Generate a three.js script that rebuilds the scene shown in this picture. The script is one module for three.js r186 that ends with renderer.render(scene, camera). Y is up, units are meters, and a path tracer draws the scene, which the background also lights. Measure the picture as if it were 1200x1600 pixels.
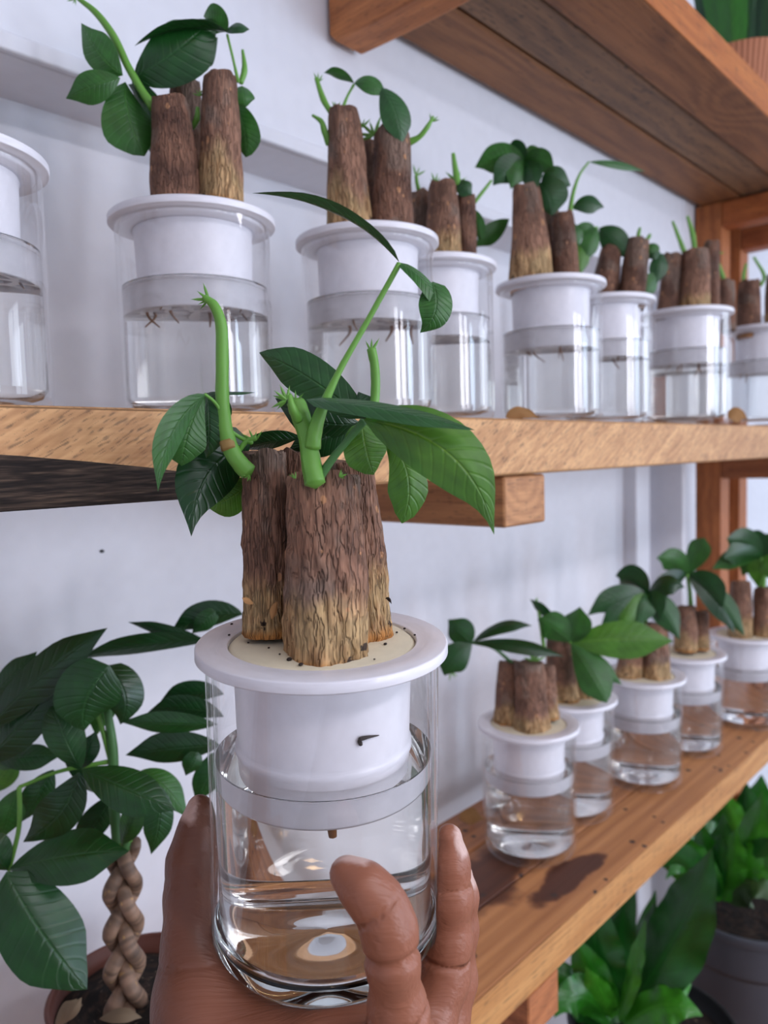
import * as THREE from 'three';
import { mergeGeometries, mergeVertices } from 'three/addons/utils/BufferGeometryUtils.js';
import { RoundedBoxGeometry } from 'three/addons/geometries/RoundedBoxGeometry.js';
import { MarchingCubes } from 'three/addons/objects/MarchingCubes.js';
import { RectAreaLightUniformsLib } from 'three/addons/lights/RectAreaLightUniformsLib.js';

// ------------------------------------------------------------------ camera, light, exposure
const V = (x, y, z) => new THREE.Vector3(x, y, z);
const EYE = 1.3;                                     // eye height; the plant wall runs along x, the room opens towards +z
const scene = new THREE.Scene();
const camera = new THREE.PerspectiveCamera(67.38, 0.75, 0.02, 60);
camera.position.set(0, EYE, 0);
camera.up.set(0.0728, 0.9969, -0.0284);
camera.lookAt(0.7279, EYE - 0.0726, -0.6818);
camera.focus = 0.305;
camera.userData.fStop = 11;
camera.updateMatrixWorld();
const renderer = new THREE.WebGLRenderer();
renderer.toneMapping = THREE.LinearToneMapping;
renderer.toneMappingExposure = 0.76;
renderer.shadowMap.enabled = true;
RectAreaLightUniformsLib.init();
scene.background = new THREE.Color(0.62, 0.72, 0.9);   // overcast daylight outside the windows
scene.backgroundIntensity = 3;

function areaLight(name, color, intensity, w, h, pos, look) {
  const l = new THREE.RectAreaLight(color, intensity, w, h);
  l.name = name; l.position.copy(pos); l.lookAt(look); scene.add(l);
  return l;
}
const WINDOWS = [[0.35, 0.68], [0.95, 1.28], [1.75, 2.15]], WY = [EYE - 0.85, EYE + 0.6];   // narrow tall windows opposite the shelves
WINDOWS.forEach(([a, b], k) => areaLight('window_daylight', k === 2 ? new THREE.Color(0.62, 0.78, 1.0) : new THREE.Color(0.9, 0.9, 1.0), 16, b - a, WY[1] - WY[0], V((a + b) / 2, (WY[0] + WY[1]) / 2, 2.69), V((a + b) / 2, (WY[0] + WY[1]) / 2, 0)));
areaLight('door_daylight', new THREE.Color(0.78, 0.87, 1.0), 4.0, 1.3, 1.9, V(3.69, EYE - 0.2, 1.6), V(0, EYE - 0.2, 1.6));

// ------------------------------------------------------------------ helpers
function rng(seed) { let a = seed >>> 0; return () => { a = (a + 0x6D2B79F5) | 0; let t = Math.imul(a ^ (a >>> 15), 1 | a); t = (t + Math.imul(t ^ (t >>> 7), 61 | t)) ^ t; return ((t ^ (t >>> 14)) >>> 0) / 4294967296; }; }
const hash = (x, y, s) => { let h = Math.imul(x | 0, 374761393) ^ Math.imul(y | 0, 668265263) ^ Math.imul(s | 0, 2147483647 - 61); h = Math.imul(h ^ (h >>> 13), 1274126177); return ((h ^ (h >>> 16)) >>> 0) / 4294967296; };
function vnoise(x, y, s, px = 0, py = 0) {
  const xi = Math.floor(x), yi = Math.floor(y), fx = x - xi, fy = y - yi, u = fx * fx * (3 - 2 * fx), v = fy * fy * (3 - 2 * fy);
  const w = (a, p) => p ? ((a % p) + p) % p : a;
  const h = (i, j) => hash(w(xi + i, px), w(yi + j, py), s);
  return (h(0, 0) * (1 - u) + h(1, 0) * u) * (1 - v) + (h(0, 1) * (1 - u) + h(1, 1) * u) * v;
}
function fbm(x, y, s, oct = 4, px = 0, py = 0) { let a = 0, k = 0.5, t = 0; for (let i = 0; i < oct; i++) { a += k * vnoise(x, y, s + i * 17, px, py); t += k; k *= 0.5; x *= 2; y *= 2; px *= 2; py *= 2; } return a / t; }
const clamp = (x, a = 0, b = 1) => Math.min(b, Math.max(a, x));
const sstep = (a, b, x) => { const t = clamp((x - a) / (b - a)); return t * t * (3 - 2 * t); };
const mix = (a, b, t) => a + (b - a) * t;
const mix3 = (a, b, t) => [mix(a[0], b[0], t), mix(a[1], b[1], t), mix(a[2], b[2], t)];
function tex(w, h, fn, color = true) {
  const d = new Uint8Array(w * h * 4);
  for (let j = 0; j < h; j++) for (let i = 0; i < w; i++) {
    const c = fn((i + 0.5) / w, (j + 0.5) / h, i, j), k = (j * w + i) * 4;
    if (typeof c === 'number') d[k] = d[k + 1] = d[k + 2] = clamp(c, 0, 1) * 255;
    else { d[k] = clamp(c[0], 0, 255); d[k + 1] = clamp(c[1], 0, 255); d[k + 2] = clamp(c[2], 0, 255); }
    d[k + 3] = 255;
  }
  const t = new THREE.DataTexture(d, w, h);
  t.magFilter = THREE.LinearFilter; t.minFilter = THREE.LinearMipmapLinearFilter; t.generateMipmaps = true;
  t.wrapS = t.wrapT = THREE.RepeatWrapping;
  if (color) t.colorSpace = THREE.SRGBColorSpace;
  t.needsUpdate = true;
  return t;
}
const taken = {};
function numbered(name) { const n = taken[name] = (taken[name] ?? -1) + 1; return n ? `${name}_${String(n).padStart(3, '0')}` : name; }
function mesh(name, geo, mat, parent = scene) {
  const m = new THREE.Mesh(geo, mat); m.name = parent === scene ? numbered(name) : name;
  m.castShadow = m.receiveShadow = true; parent.add(m); return m;
}
function thing(name, label, category, pos = V(0, 0, 0), group) {
  const g = new THREE.Group(); g.name = numbered(name); g.position.copy(pos); scene.add(g);
  g.userData = { label, category }; if (group) g.userData.group = group;
  g.updateMatrixWorld(true); return g;
}
function tag(o, label, category, group) { Object.assign(o.userData, { label, category }); if (group) o.userData.group = group; return o; }
function struct(o, label, category) { Object.assign(o.userData, { kind: 'structure', label, category }); return o; }
// a point of the place given by where the survey of the photograph sees it and how far off it is (metres along the lens axis)
const RT = V(0.6818, -0.029, 0.731), UPV = V(0.0728, 0.9969, -0.0284), FW = V(0.7279, -0.0726, -0.6818);
const W = (u, v, z) => V(0, EYE, 0).addScaledVector(RT, (u - 600) / 1200 * z).addScaledVector(UPV, -(v - 800) / 1200 * z).addScaledVector(FW, z);
const P = (x, y, D) => V(x, EYE + y, -D);           // along the wall, height from the eye, distance towards the wall
const depth = p => p.clone().sub(camera.position).dot(FW);

// boxes with rounded edges and uv in metres (u along the longest run)
function box(x0, x1, y0, y1, z0, z1, r = 0.002, along = 'x') {
  const w = x1 - x0, h = y1 - y0, d = z1 - z0;
  let g = r > 0 ? new RoundedBoxGeometry(w, h, d, 2, Math.min(r, w / 2.01, h / 2.01, d / 2.01)) : new THREE.BoxGeometry(w, h, d);
  g.translate((x0 + x1) / 2, (y0 + y1) / 2, (z0 + z1) / 2);
  return metreUV(g, along);
}
function metreUV(g, along = 'x') {
  const p = g.attributes.position, n = g.attributes.normal, uv = new Float32Array(p.count * 2), ax = { x: 0, y: 1, z: 2 }[along];
  for (let i = 0; i < p.count; i++) {
    const q = [p.getX(i), p.getY(i), p.getZ(i)], m = [Math.abs(n.getX(i)), Math.abs(n.getY(i)), Math.abs(n.getZ(i))];
    const k = m.indexOf(Math.max(...m)), rest = [0, 1, 2].filter(a => a !== k);
    let a, b;
    if (k === ax) { a = rest[0]; b = rest[1]; } else { a = ax; b = rest.find(r => r !== ax); }
    uv[2 * i] = q[a]; uv[2 * i + 1] = q[b];
  }
  g.setAttribute('uv', new THREE.BufferAttribute(uv, 2)); return g;
}
function rep(t, su, sv, ou = 0, ov = 0) { const c = t.clone(); c.repeat.set(su, sv); c.offset.set(ou, ov); c.needsUpdate = true; return c; }

// tapered round stem through points
function stemGeo(pts, radii, seg = 10, per = 6, seed = 0, wob = 0) {
  const curve = new THREE.CatmullRomCurve3(pts, false, 'centripetal');
  const n = Math.max(4, (pts.length - 1) * per), pos = [], uv = [], idx = [];
  const fr = curve.computeFrenetFrames(n, false);
  for (let i = 0; i <= n; i++) {
    const t = i / n, c = curve.getPoint(t);
    const f = t * (radii.length - 1), k = Math.min(radii.length - 2, Math.floor(f));
    const r0 = radii.length === 1 ? radii[0] : mix(radii[k], radii[k + 1], f - k);
    for (let j = 0; j <= seg; j++) {
      const a = j / seg * Math.PI * 2, r = r0 * (1 + wob * (vnoise(t * n * 0.7, (j % seg) * 0.9, seed) - 0.5));
      const q = c.clone().addScaledVector(fr.normals[i], Math.cos(a) * r).addScaledVector(fr.binormals[i], Math.sin(a) * r);
      pos.push(q.x, q.y, q.z); uv.push(j / seg, t);
    }
  }
  for (let i = 0; i < n; i++) for (let j = 0; j < seg; j++) { const a = i * (seg + 1) + j, b = a + seg + 1; idx.push(a, a + 1, b, b, a + 1, b + 1); }
  for (const [row, flip] of [[0, true], [n, false]]) {     // round the ends off
    const c = curve.getPoint(row / n), tn = curve.getTangent(row / n).multiplyScalar((flip ? -1 : 1) * radii[flip ? 0 : radii.length - 1] * 0.5), k = pos.length / 3;
    pos.push(c.x + tn.x, c.y + tn.y, c.z + tn.z); uv.push(0.5, row / n);
    for (let j = 0; j < seg; j++) { const a = row * (seg + 1) + j; flip ? idx.push(k, a + 1, a) : idx.push(k, a, a + 1); }
  }
  const g = new THREE.BufferGeometry();
  g.setAttribute('position', new THREE.Float32BufferAttribute(pos, 3)); g.setAttribute('uv', new THREE.Float32BufferAttribute(uv, 2)); g.setIndex(idx);
  g.computeVertexNormals(); return g;
}
// leaf blade from base to tip: width w, arched by sag (vector at mid-length), rolled about its midrib, folded along it
function leafGeo(a, b, w, o = {}) {
  const { sag = V(0, 0, 0), roll = 0, fold = 0.25, wave = 0.04, shape = [0.9, 0.8], seed = 1, nu = 14, nv = 8, cup = 0, ruffle = 0 } = o;
  const mid = a.clone().add(b).multiplyScalar(0.5).add(sag);
  const cur = new THREE.QuadraticBezierCurve3(a, mid.clone().multiplyScalar(2).sub(a.clone().add(b).multiplyScalar(0.5)), b);
  const [pa, pb] = shape, tm = pa / (pa + pb), peak = Math.pow(tm, pa) * Math.pow(1 - tm, pb), len = a.distanceTo(b);
  const pos = [], uv = [], idx = [];
  for (let i = 0; i <= nu; i++) {
    const t = i / nu, c = cur.getPoint(t), tg = cur.getTangent(t);
    const view = c.clone().sub(camera.position).normalize();
    let side = tg.clone().cross(view); if (side.lengthSq() < 1e-6) side.set(0, 1, 0); side.normalize();
    let up = side.clone().cross(tg).normalize();
    const s2 = side.clone().multiplyScalar(Math.cos(roll)).addScaledVector(up, Math.sin(roll));
    const u2 = s2.clone().cross(tg).normalize();
    const hw = 0.5 * w * Math.max(0.004, Math.pow(t, pa) * Math.pow(1 - t, pb) / peak * (1 - 0.5 * sstep(0.66, 1, t)) * 1.06);
    for (let j = 0; j <= nv; j++) {
      const s = j / nv * 2 - 1, as = Math.abs(s);
      const lift = ruffle * hw * as * as * Math.sin(t * (24 + 7 * hash(seed, 3, 1)) + (s > 0 ? 1.7 : 0) + seed) + fold * hw * (as - 0.35) + cup * hw * as * as + wave * len * 0.35 * (vnoise(t * 4 + seed * 3.1, (s > 0 ? 9 : 2) + seed, seed) - 0.5) * as * Math.sin(Math.PI * t);
      const q = c.clone().addScaledVector(s2, s * hw * (1 - 0.12 * fold)).addScaledVector(u2, lift);
      pos.push(q.x, q.y, q.z); uv.push(t, j / nv);
    }
  }
  for (let i = 0; i < nu; i++) for (let j = 0; j < nv; j++) { const k = i * (nv + 1) + j, m = k + nv + 1; idx.push(k, m, k + 1, k + 1, m, m + 1); }
  const g = new THREE.BufferGeometry();
  g.setAttribute('position', new THREE.Float32BufferAttribute(pos, 3)); g.setAttribute('uv', new THREE.Float32BufferAttribute(uv, 2)); g.setIndex(idx);
  g.computeVertexNormals(); return g;
}
// geometry in world places -> the axes of its thing
const inv = (o) => { o.updateWorldMatrix(true, false); return o.matrixWorld.clone().invert(); };
const local = (g, o) => g.applyMatrix4(inv(o));

// ------------------------------------------------------------------ textures and materials
function woodTex(seed, light, dark, { w = 1024, h = 256, rings = 9, fleck = 0.35, knots = 1, wavy = 0.5 } = {}) {
  return tex(w, h, (u, v) => {
    let y = v * rings + wavy * (fbm(u * 3, v * 2, seed, 3, 3, 2) - 0.5) * 6;
    for (let k = 0; k < knots; k++) { const ku = hash(k, 1, seed), kv = hash(k, 2, seed); let du = Math.abs(u - ku); du = Math.min(du, 1 - du); const r = Math.hypot(du * 9, (v - kv) * 3); y += 2.2 * Math.exp(-r * r * 2.2); }
    const ring = 0.5 + 0.5 * Math.sin(y * Math.PI * 2 + 3 * fbm(u * 2, v * 4, seed + 5, 3, 2, 4));
    const grain = fbm(u * 10, v * 96, seed + 9, 3, 10, 96), pores = vnoise(u * 60, v * 200, seed + 21, 60, 200);
    const blot = fbm(u * 4, v * 3, seed + 31, 4, 4, 3);
    const t = clamp(0.34 * ring * 0.8 + 0.5 * grain + 0.35 * (blot - 0.3) - 0.12);
    let c = mix3(light, dark, t);
    const k = 1 - fleck * sstep(0.72, 0.95, pores) * 0.6;
    return [c[0] * k, c[1] * k, c[2] * k];
  });
}
const woodBump = tex(512, 256, (u, v) => 0.5 + 0.5 * (fbm(u * 10, v * 90, 77, 3, 10, 90) - 0.5) + 0.2 * (fbm(u * 5, v * 5, 78, 3, 5, 5) - 0.5), false);
const T = {
  honey: woodTex(3, [216, 160, 98], [158, 98, 48], { rings: 4, fleck: 0.5, knots: 1 }),
  red: woodTex(8, [204, 148, 98], [132, 84, 50], { rings: 7, knots: 1 }),
  brown: woodTex(13, [180, 132, 88], [98, 66, 42], { rings: 6, knots: 2, wavy: 0.7 }),
  grey: woodTex(19, [168, 130, 94], [88, 66, 50], { rings: 10, fleck: 0.6, knots: 0 }),
};
function wood(t, su, sv, ou, ov, color = 0xffffff, rough = 0.62, bump = 0.0006) {
  return new THREE.MeshStandardMaterial({ map: rep(t, su, sv, ou, ov), bumpMap: rep(woodBump, su, sv, ou, ov), bumpScale: bump, roughness: rough, color });
}
// upper shelf front: slanting short flecks of a quarter sawn face
const fleckTex = tex(2048, 256, (u, v) => {
  const x = u * 0.91, y = v * 0.111, ac = -x * 0.5 + y * 0.87, al = x * 0.87 + y * 0.5;
  const f = fbm(ac * 520, al * 70, 51, 3), g = vnoise(ac * 1900, al * 260, 53), bl = fbm(x * 12, y * 30, 57, 4), sw = fbm(ac * 90, al * 12, 59, 3);
  const c = mix3([214, 164, 112], [158, 108, 66], clamp(1.1 * (f - 0.3) + 0.7 * (bl - 0.42) + 0.5 * (sw - 0.5)));
  const k = 1 - 0.3 * sstep(0.66, 0.95, g); return [c[0] * k, c[1] * k, c[2] * k];
});
const darkBark = tex(512, 256, (u, v) => {
  const f = fbm(u * 12, v * 40, 61, 4, 12, 40), g = vnoise(u * 40, v * 128, 62, 40, 128);
  const c = mix3([34, 27, 24], [98, 80, 66], clamp((f - 0.3) * 1.6)); const k = 0.75 + 0.5 * g; return [c[0] * k, c[1] * k, c[2] * k];
});
const barkTex = [0, 1, 2].map(n => tex(512, 512, (u, v) => {
  const s = 100 + n * 40, wu = u + 0.012 * (fbm(u * 9, v * 9, s + 2, 2, 9, 9) - 0.5);
  const edge = (n === 2 ? 0.02 : 0.35) + 0.2 * (fbm(u * 4, v * 2, s, 3, 4, 2) - 0.5) * 2 + 0.09 * (fbm(u * 34, v * 6, s + 3, 2, 34, 6) - 0.5);
  const fib = fbm(wu * 56, v * 9, s + 7, 3, 56, 9), ridge = 1 - Math.abs(2 * fbm(wu * 52, v * 9, s + 8, 3, 52, 9) - 1), fine = vnoise(u * 128, v * 26, s + 9, 128, 26), bl = fbm(u * 4, v * 4, s + 11, 4, 4, 4);
  let top = mix3(n === 2 ? [134, 96, 76] : [152, 112, 90], n === 2 ? [86, 58, 46] : [100, 70, 56], clamp(2.2 * (bl - 0.36) + 0.5 * (fib - 0.5)));
  top = mix3(top, [128, 116, 106], 0.5 * sstep(0.56, 0.7, fbm(u * 5, v * 3, s + 15, 3, 5, 3)));
  let low = mix3([204, 166, 120], [140, 104, 68], clamp(2.4 * (fib - 0.36)));
  low = mix3(low, [158, 138, 98], 0.4 * sstep(0.52, 0.66, fbm(u * 6, v * 5, s + 17, 3, 6, 5)));
  const amber = sstep(0.1, 0.04, v + 0.1 * (bl - 0.5)); low = mix3(low, [186, 118, 52], amber * 0.75);
  let c = mix3(low, top, sstep(-0.09, 0.09, v - edge));
  for (let k = 0; k < 14; k++) {             // pale scars
    const ku = hash(k, 3, s), kv = 0.3 + 0.66 * hash(k, 4, s), r = 0.006 + 0.018 * hash(k, 5, s) ** 2; let du = Math.abs(u - ku); du = Math.min(du, 1 - du);
    const d = Math.hypot(du * 1.3, (v - kv) * 0.8) / r + 0.6 * (vnoise(u * 90, v * 90, s + 19) - 0.5); if (d < 1.2) c = mix3(c, [200, 146, 104], 0.85 * sstep(1.15, 0.85, d));
  }
  for (let k = 0; k < 5; k++) { const ku = hash(k, 13, s), kv = 0.02 + 0.13 * hash(k, 14, s); let du = Math.abs(u - ku); du = Math.min(du, 1 - du); const d = Math.hypot(du, v - kv) / 0.022 + 1.6 * (vnoise(u * 110, v * 110, s + 21) - 0.5); if (d < 1) c = mix3(c, [44, 30, 22], 0.9 * sstep(1, 0.6, d)); }
  const dk = 1 - 0.24 * sstep(0.9, 1, ridge) * sstep(0.35, 0.6, fbm(u * 16, v * 9, s + 23, 2, 16, 9)) - 0.2 * (fine - 0.5); return [c[0] * dk, c[1] * dk, c[2] * dk];
}));
const barkBump = tex(512, 512, (u, v) => 0.75 - 0.5 * sstep(0.8, 1, 1 - Math.abs(2 * fbm(u * 52, v * 9, 108, 3, 52, 9) - 1)) + 0.5 * (fbm(u * 56, v * 9, 107, 3, 56, 9) - 0.5) + 0.2 * (vnoise(u * 128, v * 26, 109, 128, 26) - 0.5), false);
const leafTex = tex(256, 128, (u, v) => {
  const s = Math.abs(v - 0.5) * 2, mid = sstep(0.055 * (1 - 0.6 * u), 0.0, s), ph = (u * 11 - s * 1.7); const vein = sstep(0.1, 0.02, Math.abs(ph - Math.round(ph)) ) * (1 - s) * sstep(0.02, 0.1, u) * 0.55;
  const bl = fbm(u * 8, v * 8, 201, 4), k = 0.84 + 0.24 * bl; const c = mix3([150 * k, 196 * k, 128 * k], [205, 232, 160], clamp(mid * 0.85 + vein * 0.4)); return c;
});
const leafBump = tex(256, 128, (u, v) => { const s = Math.abs(v - 0.5) * 2, ph = (u * 11 - s * 1.7), d = Math.abs(ph - Math.round(ph)); return 0.75 - 0.5 * sstep(0.07, 0, s) * 1 - 0.35 * sstep(0.18, 0.0, d) * (1 - 0.5 * s); }, false);
const leafMat = (r, g, b, rough = 0.42, thru = 0.25) => new THREE.MeshPhysicalMaterial({ color: new THREE.Color(r / 255, g / 255, b / 255).convertSRGBToLinear(), map: leafTex, bumpMap: leafBump, bumpScale: 0.0005, roughness: rough, transmission: thru, thickness: 0, side: THREE.DoubleSide });
const plain = (r, g, b, rough = 0.6, extra = {}) => new THREE.MeshPhysicalMaterial({ color: new THREE.Color(r / 255, g / 255, b / 255).convertSRGBToLinear(), roughness: rough, ...extra });
const speck = (() => tex(512, 512, (u, v) => { const n = vnoise(u * 128, v * 128, 301, 128, 128), m = fbm(u * 8, v * 8, 303, 4, 8, 8); const k = 1 - 0.05 * m - 0.35 * sstep(0.975, 0.995, n); return [255 * k, 254 * k, 252 * k]; }))();
const M = {
  leafBright: leafMat(140, 178, 84), leafMid: leafMat(92, 142, 84), leafDark: leafMat(52, 102, 66, 0.34, 0.15), leafDeep: leafMat(42, 84, 60, 0.32, 0.12), leafBlue: leafMat(78, 122, 92, 0.42, 0.15),
  stem: plain(104, 160, 62, 0.45), stemDark: plain(70, 118, 60, 0.5), stemTan: plain(150, 120, 66, 0.6),
  white: new THREE.MeshPhysicalMaterial({ color: new THREE.Color(0.86, 0.85, 0.92), map: rep(speck, 6, 6), roughness: 0.34, clearcoat: 0.2 }),
  foam: new THREE.MeshStandardMaterial({ color: 0xe6dcc2, map: rep(speck, 5, 5), roughness: 0.95 }),
  pane: new THREE.MeshPhysicalMaterial({ color: 0xffffff, transmission: 1, thickness: 0, roughness: 0.0, ior: 1.5, side: THREE.DoubleSide }),
  glass: new THREE.MeshPhysicalMaterial({ color: 0xffffff, transmission: 1, thickness: 0.003, roughness: 0.0, ior: 1.5, attenuationColor: new THREE.Color(0.86, 0.95, 0.92), attenuationDistance: 0.1 }),
  water: new THREE.MeshPhysicalMaterial({ color: 0xffffff, transmission: 1, thickness: 0.05, roughness: 0.0, ior: 1.33, attenuationColor: new THREE.Color(0.93, 0.93, 0.84), attenuationDistance: 0.25 }),
  bark: barkTex.map((t, i) => new THREE.MeshStandardMaterial({ map: t, bumpMap: barkBump, bumpScale: 0.0022, roughness: 0.88 })),
  cut: new THREE.MeshStandardMaterial({ map: tex(128, 128, (u, v) => { const r = Math.hypot(u - 0.5, v - 0.5), k = 0.8 + 0.3 * Math.sin(r * 120) * 0.3 + 0.5 * (fbm(u * 12, v * 12, 333, 3) - 0.5); return [136 * k, 104 * k, 84 * k]; }), roughness: 0.9 }),
  root: plain(140, 92, 52, 0.8), soil: null, dry: plain(150, 108, 62, 0.8, { side: THREE.DoubleSide }),
};
M.soil = new THREE.MeshStandardMaterial({ map: tex(256, 256, (u, v) => { const n = fbm(u * 30, v * 30, 401, 3, 30, 30), k = vnoise(u * 60, v * 60, 403, 60, 60); const c = mix3([20, 15, 12], [74, 54, 40], clamp((n - 0.35) * 1.8)); return k > 0.93 ? [130, 112, 92] : c; }), roughness: 1 });

// ------------------------------------------------------------------ the room
const wallTex = tex(1024, 1024, (u, v) => {
  const m = fbm(u * 6, v * 6, 501, 5, 6, 6), f = vnoise(u * 160, v * 160, 503, 160, 160); const k = 0.97 + 0.05 * (m - 0.5) + 0.015 * (f - 0.5);
  return [236 * k, 237 * k, 244 * k];
});
const plaster = (c = 0xffffff) => new THREE.MeshStandardMaterial({ map: rep(wallTex, 0.8, 0.8), color: c, roughness: 0.5 });
const wallMat = plaster();
const ZW = -0.555, X0 = -1.6, X1 = 3.7, Z1 = 2.7, Y0 = 0, Y1 = EYE + 1.35, TH = 0.15;
{
  const w = struct(mesh('wall_back', box(X0, X1, Y0, Y1, ZW - TH, ZW, 0, 'x'), wallMat), 'white plastered wall behind the shelves', 'wall');
  mesh('wall_beam', box(X0, X1, EYE + 0.251, Y1, ZW - 0.02, -0.494, 0.004, 'x'), wallMat, w);
  mesh('beam_lip', box(X0, X1, EYE + 0.2504, EYE + 0.262, -0.4945, -0.4885, 0.002, 'x'), wallMat, w);
  { const g = new THREE.SphereGeometry(0.0016, 10, 8); g.scale(1.2, 0.8, 0.6); g.translate(0.277, EYE - 0.066, ZW + 0.0006); mesh('fly_speck', g, plain(40, 44, 42, 0.7), w); }
  mesh('added_pilaster', box(1.15, 1.2, Y0, EYE + 0.25, ZW - 0.02, ZW + 0.022, 0.003, 'y'), wallMat, w);  // shallow strip added so its edges give a vertical shade line
  mesh('conduit', box(1.232, 1.246, Y0, Y1, ZW - 0.02, -0.492, 0.004, 'y'), wallMat, w);
}
const floorTex = tex(512, 512, (u, v) => { const k = 0.9 + 0.2 * (fbm(u * 8, v * 8, 601, 5, 8, 8) - 0.5) + 0.06 * (vnoise(u * 120, v * 120, 602, 120, 120) - 0.5); return [150 * k, 142 * k, 134 * k]; });
struct(mesh('floor', box(X0 - TH, X1 + TH, -0.1, 0, ZW - TH, Z1 + TH, 0), new THREE.MeshStandardMaterial({ map: floorTex, roughness: 0.5 })), 'grey cement floor of the plant shop', 'floor');
struct(mesh('ceiling', box(X0 - TH, X1 + TH, Y1, Y1 + 0.12, ZW - TH, Z1 + TH, 0), plaster(0xf2f2f0)), 'white ceiling above the shelves', 'ceiling');
struct(mesh('wall_left', box(X0 - TH, X0, 0, Y1, ZW - TH, Z1 + TH, 0, 'z'), wallMat), 'white side wall at the near end', 'wall');
{ // the wall opposite the shelves with its window, and the end wall with a glazed door
  const ed = [X0, ...WINDOWS.flat(), X1 + TH], parts = [];
  for (let k = 0; k < ed.length - 1; k++) if (k % 2 === 0) parts.push(box(ed[k], ed[k + 1], 0, Y1, Z1, Z1 + TH, 0)); else parts.push(box(ed[k], ed[k + 1], 0, WY[0], Z1, Z1 + TH, 0), box(ed[k], ed[k + 1], WY[1], Y1, Z1, Z1 + TH, 0));
  struct(mesh('wall_front', mergeGeometries(parts), wallMat), 'white wall opposite the shelves with three narrow windows', 'wall');
  const fm = plain(225, 226, 230, 0.4);
  WINDOWS.forEach(([a, b], k) => {
    const wn = new THREE.Group(); wn.name = 'window_' + (k + 1); scene.add(wn); struct(wn, ['nearest', 'middle', 'farthest'][k] + ' of the narrow windows facing the shelves', 'window');
    mesh('window_frame', mergeGeometries([box(a, b, WY[0], WY[0] + 0.03, Z1 - 0.02, Z1 + 0.04), box(a, b, WY[1] - 0.03, WY[1], Z1 - 0.02, Z1 + 0.04), box(a, a + 0.02, WY[0], WY[1], Z1 - 0.02, Z1 + 0.04, 0.002, 'y'), box(b - 0.02, b, WY[0], WY[1], Z1 - 0.02, Z1 + 0.04, 0.002, 'y')]), fm, wn);
    mesh('glazing_bar', box(a, b, EYE - 0.02, EYE + 0.02, Z1 - 0.035, Z1 - 0.018, 0.002), fm, wn);
    mesh('pane', box(a, b, WY[0], WY[1], Z1 + 0.05, Z1 + 0.054, 0), M.pane, wn);
  });
  const d = [0.95, 2.25, EYE - 1.15, EYE + 0.75];
  struct(mesh('wall_right', mergeGeometries([box(X1, X1 + TH, 0, Y1, ZW - TH, d[0], 0, 'z'), box(X1, X1 + TH, 0, Y1, d[1], Z1, 0, 'z'), box(X1, X1 + TH, 0, d[2], d[0], d[1], 0, 'z'), box(X1, X1 + TH, d[3], Y1, d[0], d[1], 0, 'z')]), wallMat), 'white wall at the far end of the shop', 'wall');
  const dn = new THREE.Group(); dn.name = 'window_4'; scene.add(dn); struct(dn, 'tall glazed shopfront at the far end', 'window');
  mesh('window_frame', mergeGeometries([box(X1 - 0.02, X1 + 0.04, d[2], d[2] + 0.06, d[0], d[1], 0.002, 'z'), box(X1 - 0.02, X1 + 0.04, d[3] - 0.06, d[3], d[0], d[1], 0.002, 'z'), box(X1 - 0.04, X1 - 0.02, d[2], d[3], 1.57, 1.63, 0.002, 'y')]), fm, dn);
  mesh('pane', box(X1 + 0.05, X1 + 0.054, d[2], d[3], d[0], d[1], 0), M.pane, dn);
}
function ceilingLamp(x, z, label, color, glow, I, w = 0.5, h = 0.12) {
  const t = thing('ceiling_lamp', label, 'lamp', V(x, Y1, z), 'ceiling lamps');
  mesh('housing', box(-w / 2 - 0.02, w / 2 + 0.02, -0.05, 0, -h / 2 - 0.02, h / 2 + 0.02, 0.006), plain(235, 235, 235, 0.4), t);
  mesh('diffuser', box(-w / 2, w / 2, -0.056, -0.049, -h / 2, h / 2, 0.002), new THREE.MeshStandardMaterial({ color: 0xffffff, emissive: color, emissiveIntensity: glow }), t);
  areaLight('ceiling_lamp_light', color, I, w, h, V(x, Y1 - 0.062, z), V(x, 0, z));
}
{ // added linear lamp, out of view, hung low to keep the upper wall darker
  const c = new THREE.Color(0.92, 0.905, 1.0), y = EYE + 0.55, w = 1.3, h = 0.16;
  const t = thing('added_pendant_lamp', 'added unseen long white pendant lamp hanging in front of the shelves', 'lamp', V(0.5, y, 0.62));
  mesh('housing', box(-w / 2 - 0.02, w / 2 + 0.02, 0.002, 0.06, -h / 2 - 0.02, h / 2 + 0.02, 0.008), plain(235, 235, 235, 0.4), t);
  mesh('diffuser', box(-w / 2, w / 2, -0.004, 0.003, -h / 2, h / 2, 0.002), new THREE.MeshStandardMaterial({ color: 0xffffff, emissive: c, emissiveIntensity: 3 }), t);
  for (const sx of [-0.5, 0.5]) mesh('suspension_wire', stemGeo([V(sx, 0.06, 0), V(sx, 0.35, 0), V(sx, Y1 - y, 0)], [0.002, 0.002, 0.002], 6, 2), plain(200, 200, 200, 0.4), t);
  areaLight('added_pendant_light', c, 17, w, h, V(0.5, y - 0.008, 0.62), V(0.5, 0, 0.62));
}
ceilingLamp(-0.6, 0.9, 'small warm ceiling lamp near the end wall', new THREE.Color(1.0, 0.62, 0.3), 5, 20, 0.16, 0.16);

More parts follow.
